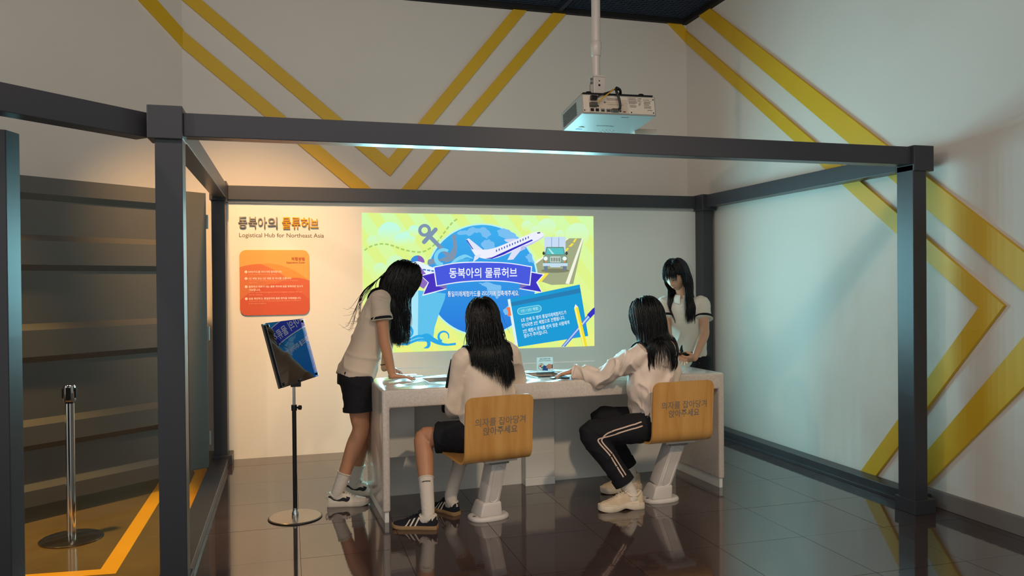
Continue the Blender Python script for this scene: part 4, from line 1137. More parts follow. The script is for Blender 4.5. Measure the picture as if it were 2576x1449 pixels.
def stool(bx, by, yaw, sx, sy, lab, zoff=0.0, px=0.0):
    """bx,by: base; sx,sy: where the seat's middle comes to lie (offset from base)"""
    t = thing('plywood_stool', lab, 'stool', (bx, by, 0), 'bent plywood stools at the counter')
    R_ = Matrix.Translation((bx, by, 0)) @ Matrix.Rotation(yaw, 4, 'Z')
    S_ = Matrix.Translation((sx, sy, zoff)) @ Matrix.Rotation(yaw, 4, 'Z')
    prof = catmull([(0, .185, .372), (0, .15, .388), (0, .05, .386), (0, -.08, .378), (0, -.145, .376), (0, -.185, .388), (0, -.207, .425), (0, -.212, .49), (0, -.218, .60), (0, -.232, .755)], 5)
    L_ = [0]
    for i in range(len(prof) - 1):
        L_.append(L_[-1] + (prof[i + 1] - prof[i]).length)
    T_ = L_[-1]
    # denser near both ends so that the corners come out round
    def at(s):
        for i in range(len(L_) - 1):
            if L_[i + 1] >= s - 1e-9:
                f = (s - L_[i]) / (L_[i + 1] - L_[i])
                return prof[i].lerp(prof[i + 1], f), (prof[i + 1] - prof[i]).normalized()
        return prof[-1], (prof[-1] - prof[-2]).normalized()
    r = 0.045
    st_ = [r * (1 - math.cos(k * PI / 16)) for k in range(9)]
    ss = st_ + [r + (T_ - 2 * r) * k / 30 for k in range(1, 30)] + [T_ - x for x in st_[::-1]]
    hw = 0.213
    nv = 12
    top, bot = [], []
    for s in ss:
        e = min(s, T_ - s)
        w = hw - (r - math.sqrt(max(0, r * r - (r - e) ** 2)) if e < r else 0)
        p, d = at(s)
        n = V(0, d.z, -d.y) * 1.0
        if n.z < 0 and abs(d.y) > 0.5:
            n = -n
        n = V(0, -d.z, d.y)
        top.append([S_ @ (p + V(-w + 2 * w * k / nv, 0, 0) + n * 0.006) for k in range(nv + 1)])
        bot.append([S_ @ (p + V(-w + 2 * w * k / nv, 0, 0) - n * 0.006) for k in range(nv + 1)])
    g = G()
    m_ = len(ss)
    vs = [p for r_ in top for p in r_] + [p for r_ in bot for p in r_]
    q = nv + 1
    o_ = m_ * q
    fs = []
    for i in range(m_ - 1):
        for k in range(nv):
            a = i * q + k
            fs.append((a, a + 1, a + q + 1, a + q))
            fs.append((o_ + a + q, o_ + a + q + 1, o_ + a + 1, o_ + a))
        fs.append((i * q, (i + 1) * q, o_ + (i + 1) * q, o_ + i * q))
        fs.append((i * q + nv, o_ + i * q + nv, o_ + (i + 1) * q + nv, (i + 1) * q + nv))
    for k in range(nv):
        fs.append((k, o_ + k, o_ + k + 1, k + 1))
        b_ = (m_ - 1) * q + k
        fs.append((b_, b_ + 1, o_ + b_ + 1, o_ + b_))
    g.add(vs, fs)
    sh = obj('seat_shell', g, M_WOOD, t, smooth=50)
    upv = S_.to_3x3() @ V(0, -.0105, .16).normalized()
    xv = S_.to_3x3() @ V(1, 0, 0)
    nn = xv.cross(upv)
    for tx, zc, w in (('의자를 잡아당겨', .612, .318), ('앉아주세요', .560, .216)):
        yy = -.212 - .0072 - (zc - .49) * .055
        M_ = frame_m(S_ @ V(0.005, yy, zc), xv, upv, nn)
        text('lettering', tx, M_STXT, M_, sh, width=w, height=.047, bold=0.008)
    # plate under the seat
    obj('seat_plate', G().box(-.105 + px, .105 + px, -.13, .11, .352, .372, S_), M_PED, t, 0.004)
    obj('plate_tray', G().box(-.06 + px, .06 + px, -.11, .06, .336, .353, S_), M_GREYM, t, 0.003)
    # leaning column
    b0 = R_ @ V(0, 0, .095)
    b1 = S_ @ V(0.012 + px, -.03, .345)
    ax = (b1 - b0).normalized()
    xx = (R_.to_3x3() @ V(1, 0, 0))
    xx = (xx - ax * xx.dot(ax)).normalized()
    yy = ax.cross(xx)
    CM = frame_m(b0, xx, yy, ax)
    H_ = (b1 - b0).length
    obj('column', G().box(-.047, .047, -.055, .055, 0, H_, CM), M_PED, t, 0.007, 40, 3)
    # recessed long panel on the side facing the visitors: a raised rim around it
    def cap(hw_, z0, z1, n=10):
        return [(hw_ * math.cos(a), z1 - hw_ + hw_ * math.sin(a)) for a in [k * PI / n for k in range(n + 1)]] + [(hw_ * math.cos(a), z0 + hw_ + hw_ * math.sin(a)) for a in [PI + k * PI / n for k in range(n + 1)]]
    cf = lambda u, v, w: tuple(CM @ V(u, -.055 - w, v))
    o1, o2 = cap(.034, .012, H_ - .016), cap(.026, .020, H_ - .024)
    n_ = len(o1)
    g = G()
    vs = [cf(*p, 0.0) for p in o1] + [cf(*((p[0] * .5 + q_[0] * .5), (p[1] * .5 + q_[1] * .5)), 0.005) for p, q_ in zip(o1, o2)] + [cf(*p, 0.0005) for p in o2]
    fs = [(i, (i + 1) % n_, n_ + (i + 1) % n_, n_ + i) for i in range(n_)] + [(n_ + i, n_ + (i + 1) % n_, 2 * n_ + (i + 1) % n_, 2 * n_ + i) for i in range(n_)]
    g.add(vs, fs)
    obj('column_rim', g, M_PED, t, smooth=60)
    # foot: rounded oblong plate with ears and two bolts, and a socket
    fo = []
    for k in range(48):
        a = 2 * PI * k / 48
        e = 2.6
        fo.append((.122 * math.copysign(abs(math.cos(a)) ** (2 / e), math.cos(a)), .085 * math.copysign(abs(math.sin(a)) ** (2 / e), math.sin(a))))
    rings = []
    for sc_, z in ((1.0, 0.0), (1.02, .006), (1.0, .016), (.95, .022), (.80, .024)):
        rings.append([R_ @ V(p[0] * sc_, p[1] * sc_, z) for p in fo])
    obj('foot_plate', G().loft(rings), M_PED, t, smooth=50)
    lean = (R_.inverted() @ b1 - R_.inverted() @ b0)
    rr_ = []
    for sc_, z in ((1.0, .02), (.93, .05), (.86, .08), (.80, .105)):
        sh_ = lean * ((z - .095) / max(lean.z, .01)) * 0.8
        rr_.append([R_ @ V(x * sc_ + sh_.x, y * sc_ + sh_.y, z) for x, y in ((-.073, -.078), (.073, -.078), (.073, .078), (-.073, .078))])
    obj('socket', G().loft(rr_), M_PED, t, 0.012, 40, 3)
    for sx_, sy_ in ((-.098, -.02), (.098, .02)):
        p = R_ @ V(sx_, sy_, .022)
        obj('bolt', G().cyl(p, p + V(0, 0, .005), .010, n=10), M_GREYM, t)
    return t


stool(1.598, -2.115, math.radians(11), 1.572, -2.120, 'plywood stool on a leaning white pedestal, nearer the notice stand', 0.0, 0.055)
stool(2.735, -2.080, math.radians(4), 2.772, -2.085, 'plywood stool on a leaning white pedestal, nearer the yellow arrow wall', 0.028, 0.04)

# ---------------------------------------------------------------- ceiling projector
M_PJ = mat('projector_white', '#9c9a95', 0.4, bump=0.02, bscale=400)
M_PJR = mat('projector_rear', '#d9cbb9', 0.5)
M_PIPE = mat('pipe_white', '#c4bab2', 0.3)
M_PT = mat('projector_print', '#5c5652', 0.6)
pj = thing('ceiling_projector', 'white projector with cables hanging from a ceiling pole', 'projector', (2.65, -1.49, 2.575))
PM = Matrix.Translation((2.65, -1.49, 2.575)) @ Matrix.Rotation(math.radians(-7), 4, 'X') @ Matrix.Rotation(math.radians(-0.8), 4, 'Y')
body = obj('body', G().box(-.272, .272, -.20, .21, -.07, .066, PM), M_PJ, pj, 0.006, None, 3)
obj('top_plate', G().box(-.262, .255, -.206, .2, .066, .076, PM), M_BLACK, pj, 0.003)
for fx in (-.20, .19):
    obj('mount_foot', G().lathe(PM @ V(fx, -.15, .076), [(.024, 0), (.024, .014), (.016, .024)], 18), M_BLACK, pj, smooth=40)
rear = obj('rear_panel', G().box(-.262, .262, -.204, -.198, -.062, .058, PM), M_PJR, pj, 0.002)
pb = lambda u, v, w: tuple(PM @ V(u, -.204 - w, v))
pq = lambda x0, x1, z0, z1: [(x0, z0), (x1, z0), (x1, z1), (x0, z1)]
obj('port_bay', G().prism(pq(-.222, .055, -.058, .035), pb, -.001, .0008), mat('projector_bay', '#cdbba6', 0.5), rear)
gb = G()
for q_ in (pq(-.226, -.222, -.060, .037), pq(.055, .061, -.060, .010), pq(-.226, .061, -.062, -.058), pq(-.10, .061, .010, .014)):
    gb.prism(q_, pb, -.001, .005)
obj('bay_rim', gb, M_PJR, rear, 0.0015)
for x0, x1 in ((-.214, -.190), (-.178, -.154)):
    obj('network_port', G().prism(pq(x0, x1, -.054, -.034), pb, 0, .003), M_BLACK, rear)
for x0, x1 in ((-.140, -.112), (-.100, -.070)):
    p_ = obj('video_port', G().prism(pq(x0, x1, -.055, -.034), pb, 0, .003), M_GREYM, rear)
    obj('port_slot', G().prism(pq(x0 + .004, x1 - .004, -.052, -.045), pb, .003, .004), M_BLACK, p_)
for cx, cz in ((-.158, -.016), (.004, -.046), (.004, -.030)):
    obj('jack', G().prism([(cx + .006 * math.cos(k * PI / 6), cz + .006 * math.sin(k * PI / 6)) for k in range(12)], pb, 0, .002), M_BLACK, rear)
obj('usb_port', G().prism(pq(.022, .042, -.054, -.047), pb, 0, .003), mat('usb_red', '#7a2a22', 0.4), rear)
obj('brand_mark', G().prism([(-.118, .012), (-.108, .020), (-.098, .012), (-.108, .004)], pb, 0, .0014), M_GREYM, rear)
for cx, cz in ((-.256, -.048), (.253, .044), (.250, -.050), (.085, -.052), (.0, .046)):
    obj('screw', G().prism([(cx + .0045 * math.cos(k * PI / 5), cz + .0045 * math.sin(k * PI / 5)) for k in range(10)], pb, 0, .002), M_BLACK, rear)
# printed rating labels
for x0, x1, z0, z1 in ((.068, .135, .030, .054), (.068, .135, .006, .028), (.140, .172, .024, .054), (.140, .172, -.004, .020), (.180, .240, .034, .045), (.180, .240, .0, .030), (.180, .240, -.022, -.002), (-.095, .01, .026, .044), (.075, .130, -.018, .0), (-.09, .04, -.006, .0)):
    n_ = max(1, int((z1 - z0) / .0055))
    gt = G()
    for i in range(n_):
        zt_ = z1 - (i + .5) * (z1 - z0) / n_
        gt.prism(pq(x0 + .002, x1 - .002 - random.random() * .018, zt_ - .0011, zt_ + .0011), pb, 0, .0012)
    obj('printed_label', gt, M_PT, rear)
gl_ = G()
for q_ in (pq(.064, .065, .026, .058), pq(.137, .138, .026, .058), pq(.064, .138, .0575, .0585), pq(.064, .138, .0255, .0265), pq(.178, .244, .0465, .0475), pq(.178, .244, .0325, .0335), pq(.178, .179, .033, .047), pq(.243, .244, .033, .047)):
    gl_.prism(q_, pb, 0, .0012)
obj('label_frame', gl_, M_PT, rear)
text('rear_brand', 'Panasonic', M_PT, PM @ frame_m((.222, -.2055, -.034), (-1, 0, 0), (0, 0, -1), (0, -1, 0)), rear, width=.036, bold=.02)
# vents on the left flank
gv = G()
for i in range(22):
    for j in range(11):
        yv, zv = -.10 + i * .0125 + (j % 2) * .006, -.048 + j * .0085
        if -.05 + (zv + .048) * .0 <= zv:
            gv.box(-.2735, -.2715, yv, yv + .0085, zv, zv + .005, PM)
o = obj('vent_holes', gv, M_BLACK, body)
o['kind'] = 'stuff'
# underside lettering and keys (the unit hangs upside down)
ub = lambda x, y: PM @ frame_m((x, y, -.0706), (-1, 0, 0), (0, 1, 0), (0, 0, -1))
text('front_brand', 'Panasonic', M_PT, ub(-.01, .045), body, width=.135, bold=.03)
obj('model_label', G().box(.03, .085, -.155, -.147, -.0712, -.0700, PM), M_PT, body)
for i in range(8):
    a, b = i % 4, i // 4
    obj('key', G().box(.0 + a * .028, .016 + a * .028, .135 + b * .03, .147 + b * .03, -.073, -.069, PM), M_WHITEP, body, 0.002)
obj('sticker', G().box(-.20, -.15, .12, .145, -.0712, -.0700, PM), mat('sticker_blue', '#5b86a8', 0.5), body)
obj('key_plate', G().lathe(PM @ V(-.17, .095, -.0705), [(.022, 0.0), (.020, -.002)], 18), M_WHITEP, body)
obj('lens_ring', G().tube([PM @ V(.10, .20, 0), PM @ V(.10, .235, 0)], .045, 24), M_BLACK, pj, smooth=40)
obj('side_unit', G().box(.255, .435, .12, .205, -.095, -.055, PM), mat('unit_cream', '#dccfbd', 0.5), pj, 0.006)
# pole, coupling and bracket
PX, PY = 2.548, -1.53
obj('upper_pipe', G().cyl((PX, PY, 3.0), (PX, PY, ZC + .06), .031), M_PIPE, pj, smooth=40)
obj('coupling', G().lathe((PX, PY, 2.965), [(.030, 0), (.035, .006), (.035, .045), (.0375, .055), (.0375, .095), (.032, .105)], 28), M_PIPE, pj, smooth=40)
obj('lower_pipe', G().cyl((PX, PY, 2.80), (PX, PY, 2.97), .027), M_PIPE, pj, smooth=40)
br = obj('bracket', G().box(PX - .035, PX + .05, PY - .045, PY + .045, 2.648, 2.815), M_PIPE, pj, 0.004)
obj('bracket_lip', G().box(PX - .038, PX + .045, PY - .05, PY + .05, 2.812, 2.822), M_PIPE, br)
for cz, s_ in ((2.785, .004), (2.755, .007)):
    obj('bracket_hole', G().box(PX + .004 - s_, PX + .004 + s_, PY - .0465, PY - .044, cz - s_, cz + s_), M_BLACK, br)
for cz in (2.80, 2.775):
    obj('bracket_bolt', G().cyl((PX - .052, PY - .02, cz), (PX - .034, PY - .02, cz), .009, n=8), M_GREYM, br)
obj('safety_wire', G().tube(catmull([(PX - .05, PY - .02, 2.775), (PX - .06, PY - .03, 2.74), (PX - .055, PY - .03, 2.68), (PX - .07, PY - .04, 2.655)], 5), .0016, 6), M_BLACK, br, smooth=60)
# cables
W_ = lambda x, y, z: PM @ V(x, y, z)
cbk = obj('power_plug', G().box(-.213, -.168, -.228, -.204, .020, .052, PM), M_BLACK, pj, 0.003)
vp = obj('video_plug', G().box(-.222, -.170, -.232, -.204, -.025, .004, PM), mat('plug_grey', '#4e4a40', 0.4), pj, 0.004)
obj('video_plug', G().box(-.068, -.014, -.232, -.204, -.056, -.036, PM), mat('plug_grey', '#4e4a40', 0.4), pj, 0.004)
obj('yellow_cable', G().tube(catmull([W_(-.17, -.226, 0.0), W_(-.145, -.235, .022), W_(-.09, -.235, .062), W_(-.04, -.22, .10), W_(-.01, -.19, .112), W_(.02, -.15, .10)], 6), .0045, 8), mat('cable_yellow', '#c99a2e', 0.5), pj, smooth=60)
obj('black_cable', G().tube(catmull([W_(-.02, -.225, -.044), W_(-.012, -.238, -.03), W_(-.018, -.245, .02), W_(-.032, -.24, .075), W_(-.02, -.22, .112), W_(.02, -.19, .106), W_(.03, -.15, .085)], 6), .0085, 10), mat('cable_black', '#16181c', 0.45), pj, smooth=60)
obj('black_cable', G().tube(catmull([W_(-.168, -.218, .042), W_(-.13, -.225, .060), W_(-.07, -.22, .082), W_(-.03, -.20, .106), W_(.03, -.17, .112), W_(.045, -.14, .08)], 6), .0055, 8), mat('cable_black', '#16181c', 0.45), pj, smooth=60)
# ---------------------------------------------------------------- people: shared builders
from mathutils.bvhtree import BVHTree
M_SKIN = mat('skin', '#c08a68', 0.5, var=0.05, vscale=9, sss=0.08)
M_SKINP = mat('skin_fair', '#cf9f82', 0.5, var=0.04, vscale=9, sss=0.08)
M_HAIR = mat('black_hair', '#070709', 0.40, var=0.3, vscale=30, spec=0.45)
M_NAVY = mat('navy_cloth', '#0b0c14', 0.85, bump=0.08, bscale=500)
M_POLO = mat('cream_pique', '#d5c3b0', 0.9, bump=0.06, bscale=600, sheen=0.15)
M_POLOW = mat('white_pique', '#d9d2c4', 0.9, bump=0.06, bscale=600, sheen=0.15)
M_JACK = mat('ivory_fleece', '#dccbb9', 0.85, bump=0.05, bscale=400, sheen=0.15)
M_WIND = mat('white_nylon', '#dccbbd', 0.55, bump=0.04, bscale=70)
M_SOCK = mat('white_sock', '#d8cdc0', 0.95, bump=0.2, bscale=300, stretch=(1, 1, 0.2))
M_SHW = mat('white_leather', '#ddd0bf', 0.5, var=0.04, vscale=12)
M_SHN = mat('navy_suede', '#14161f', 0.85, bump=0.1, bscale=500)
M_GUM = mat('gum_sole', '#a07f58', 0.6)
M_SHC = mat('worn_white_mesh', '#cbb79a', 0.75, var=0.12, vscale=14, bump=0.15, bscale=160)
M_SHC2 = mat('worn_white_overlay', '#d9cbb6', 0.55, var=0.06, vscale=12)
M_INKB = mat('black_mark', '#0d0d0f', 0.6)
M_LIP = mat('lip', '#a8635a', 0.5)


def ring(c, s, f, w, df, db=None, n=28, e=2.3):
    """torso ring: side vector s, forward vector f, half width w, depth to front / back"""
    db = df if db is None else db
    out = []
    for k in range(n):
        a = 2 * PI * k / n
        ca, sa = math.cos(a), math.sin(a)
        x = w * math.copysign(abs(ca) ** (2 / e), ca)
        y = math.copysign(abs(sa) ** (2 / e), sa) * (df if sa > 0 else db)
        out.append(c + s * x + f * y)
    return out


def torso(g, secs, sub=4, n=28):
    """secs: (centre, side, fwd, w, front, back); interpolated smoothly"""
    cs = catmull([q[0] for q in secs], sub)
    ss = catmull([q[1] for q in secs], sub)
    fs = catmull([q[2] for q in secs], sub)
    ws = catmull([(q[3], q[4], q[5]) for q in secs], sub)
    rings = []
    for c, s, f, w in zip(cs, ss, fs, ws):
        rings.append(ring(c, s.normalized(), f.normalized(), max(w.x, .01), max(w.y, .01), max(w.z, .01), n))
    g.loft(rings)


def limb(g, pts, rad, sub=5, n=14, flat=1.0, up=None, round_caps=True):
    P = catmull(pts, sub)
    R_ = [v.x for v in catmull([(r, 0, 0) for r in rad], sub)]
    g.tube(P, R_, n, True, flat, up, round_caps)


def head_mesh(g, c, f, u, nu=56, nv=44, S=1.0):
    """a head with brow, nose, lips, chin; c centre, f forward, u up"""
    f = f.normalized()
    u = (u - f * u.dot(f)).normalized()
    r = f.cross(u)
    rings = []
    for i in range(nv + 1):
        th = PI * (0.015 + 0.97 * i / nv)
        ringp = []
        for k in range(nu):
            a = 2 * PI * k / nu
            dx, dy, dz = math.sin(th) * math.cos(a), math.sin(th) * math.sin(a), -math.cos(th)
            x = .0735 * dx
            z = .113 * dz
            y = (.090 if dy > 0 else .098) * dy
            if dz < 0:
                t = -dz
                x *= 1 - .40 * t ** 1.6
                if dy < 0:
                    y *= 1 - .45 * t
                else:
                    y *= 1 - .10 * t
                    y += .006 * t
            if dy > 0.25:
                k_ = sm((dy - .25) / .4)
                ax = abs(x)
                nz = 0.0
                if -.050 < z < .030:
                    tt = (z - .030) / (-.034 - .030)
                    nz = .018 * max(0, min(1, tt)) ** 1.5 if z > -.034 else .018 * max(0, 1 - ((-.034 - z) / .014) ** 2)
                wn = .0085 + .004 * sm((.02 - z) / .05)
                y += k_ * nz * math.exp(-(x / wn) ** 2)
                y -= k_ * .010 * math.exp(-((ax - .031) / .015) ** 2 - ((z - .008) / .012) ** 2)
                y += k_ * .004 * math.exp(-((ax - .028) / .02) ** 2 - ((z - .030) / .008) ** 2)
                y += k_ * .007 * math.exp(-(x / .020) ** 2 - ((z + .060) / .0055) ** 2)
                y += k_ * .007 * math.exp(-(x / .018) ** 2 - ((z + .073) / .006) ** 2)
                y -= k_ * .003 * math.exp(-(x / .024) ** 2 - ((z + .0665) / .003) ** 2)
                y += k_ * .008 * math.exp(-(x / .022) ** 2 - ((z + .098) / .013) ** 2)
                y += k_ * .003 * math.exp(-((ax - .042) / .018) ** 2 - ((z + .028) / .02) ** 2)
            ringp.append(c + (r * x + f * y + u * z) * S)
        rings.append(ringp)
    g.loft(rings)
    for sgn in (-1, 1):
        p = c + (r * (sgn * .073) - f * .008 + u * (-.006)) * S
        M_ = frame_m((0, 0, 0), r, f, u).to_3x3()
        g.ball(p, (.010 * S, .020 * S, .030 * S), 12, 8, M_)
    return r


def hand(g, w, d, pn, thumb, curl=(0.25, 0.25, 0.3, 0.35), spread=0.12, tc=0.3, S=1.0, pitch=0.0):
    """w wrist, d direction of the hand, pn palm normal (out of the palm), thumb direction sideways; curl per finger, index first"""
    d = d.normalized()
    pn = (pn - d * pn.dot(d)).normalized()
    th = (thumb - d * thumb.dot(d) - pn * thumb.dot(pn)).normalized()
    S = S * .92
    # palm
    secs = []
    for t, hw, hd in ((-.012, .024, .019), (.012, .028, .017), (.045, .038, .0145), (.075, .040, .0125), (.088, .037, .010)):
        c = w + d * t * S
        secs.append(ring(c, th, pn, hw * S, hd * S, hd * S, 18, 2.6))
    g.loft(secs)
    lens = ((.028, .024, .020), (.032, .027, .021), (.029, .025, .020), (.023, .019, .018))
    for i in range(4):
        off = (.028 - i * .0187)
        base = w + (d * (.082 - abs(i - 1.2) * .004) + th * off) * S
        dir_ = (d + th * (spread * (1.2 - i) * .6)).normalized()
        ax = dir_.cross(pn).normalized()
        p = base - dir_ * .012 * S
        pts, rad = [p], [.0088 * S]
        ang = 0.0
        cur = base
        pts.append(cur)
        rad.append(.0087 * S)
        for j, L in enumerate(lens[i]):
            ang += curl[i] * (0.75, 1.0, 0.8)[j]
            q = Quaternion(ax, ang if ax.cross(dir_).dot(pn) > 0 else -ang)
            dd_ = q @ dir_
            cur = cur + dd_ * L * S
            pts.append(cur)
            rad.append((.0080, .0074, .0062)[j] * S)
        limb(g, pts, rad, 3, 10)
    tb = w + (d * .022 + th * .026) * S
    t1 = tb + (d * .030 + th * .026 + pn * .008 * tc * 3) * S
    t2 = t1 + (d * .030 + th * .010 * (1 - tc) + pn * .010 * tc * 2) * S
    t3 = t2 + (d * .022 - th * .004 * tc + pn * .006 * tc) * S
    limb(g, [w + d * .012 * S + th * .012 * S, tb, t1, t2, t3], [.013 * S, .0135 * S, .0115 * S, .0095 * S, .0078 * S], 3, 12)


def mid(a, b, t):
    return a + (b - a) * t


def body(P, root, voxel=0.0045):
    """the whole skin surface as one mesh"""
    g = G()
    sh = (P['shR'] - P['shL']).normalized()
    hp = (P['hipR'] - P['hipL']).normalized()
    pel = (P['hipR'] + P['hipL']) / 2
    neck = P['neck']
    up = (neck - pel).normalized()
    fh = hp.cross(up) * -1
    fs_ = sh.cross(up) * -1
    if fs_.dot(P['front']) < 0:
        fs_ = -fs_
    if fh.dot(P['front']) < 0:
        fh = -fh
    c1, c2, c3 = mid(pel, neck, .30), mid(pel, neck, .58), mid(pel, neck, .84)
    bow = P.get('bow', V(0, 0, 0))
    c1, c2 = c1 + bow, c2 + bow
    torso(g, [(pel - up * .07, hp, fh, .10, .07, .07), (pel, hp, fh, .135, .085, .09), (c1, hp.lerp(sh, .3), fh, .105, .075, .07), (c2, sh, fs_, .118, .085, .075), (c3, sh, fs_, .125, .07, .07), (neck - up * .02, sh, fs_, .055, .05, .05)])
    hc = P['head']
    u = P['hup'].normalized()
    f = P['face'].normalized()
    u = (u - f * u.dot(f)).normalized()
    limb(g, [neck - up * .06, neck, hc - u * .07 - f * .015, hc - u * .02 - f * .02], [.055, .048, .046, .05], 4, 16)
    head_mesh(g, hc, f, u)
    for s in 'LR':
        S_, E, Wr = P['sh' + s], P['el' + s], P['wr' + s]
        inn = mid(S_, neck - up * .05, .45)
        limb(g, [inn, S_, mid(S_, E, .35), mid(S_, E, .8), E, mid(E, Wr, .25), mid(E, Wr, .7), Wr], [.045, .046, .042, .036, .034, .036, .029, .0235], 4, 16)
        h = P.get('hand' + s)
        if h:
            hand(g, Wr, *h[:3], **(h[3] if len(h) > 3 else {}))
        Hh, Kn, An = P['hip' + s], P['kn' + s], P['an' + s]
        limb(g, [Hh, mid(Hh, Kn, .3), mid(Hh, Kn, .75), Kn, mid(Kn, An, .28), mid(Kn, An, .65), An], [.080, .079, .062, .053, .054, .041, .033], 4, 18)
        T = P['toe' + s]
        heel = P['heel' + s]
        limb(g, [V(An.x, An.y, An.z), mid(heel, T, .25) + V(0, 0, .042), mid(heel, T, .62) + V(0, 0, .028)], [.033, .026, .016], 4, 12)
    return fuse('body', g, P.get('skin', M_SKIN), root, voxel, 2)


def face_bits(P, root):
    """brows, lash lines and lips laid onto the face"""
    me = [o for o in root.children if o.name.split('.')[0] == 'body'][0].data
    bv = BVHTree.FromPolygons([v.co.copy() for v in me.vertices], [tuple(p.vertices) for p in me.polygons])
    c, f = P['head'], P['face'].normalized()
    u = P['hup'].normalized()
    u = (u - f * u.dot(f)).normalized()
    r = f.cross(u)

    def on(x, z, out):
        h, n, i_, d_ = bv.ray_cast(c + r * x + u * z + f * .2, -f)
        return (h if h is not None else c + r * x + u * z + f * .08) + f * out
    for s in (-1, 1):
        pts = [on(s * (.014 + .030 * t), .033 + .004 * math.sin(t * PI), .0005) for t in [i / 6 for i in range(7)]]
        obj('eyebrow', G().tube(pts, [.0012, .0020, .0023, .0023, .0020, .0016, .0010], 6, True, .6), M_HAIR, root, smooth=60)
        pts = [on(s * (.017 + .026 * t), .004 - .003 * math.sin(t * PI), .0006) for t in [i / 8 for i in range(9)]]
        obj('eyelashes', G().tube(pts, .0015, 6), M_HAIR, root, smooth=60)
    pts = [on(-.018 + .036 * t, -.0665 + .001 * math.sin(t * PI), -.0012) for t in [i / 8 for i in range(9)]]
    obj('lips', G().tube(pts, [.0012, .0026, .0036, .0042, .0044, .0042, .0036, .0026, .0012], 8, True, 1.3), M_LIP, root, smooth=60)


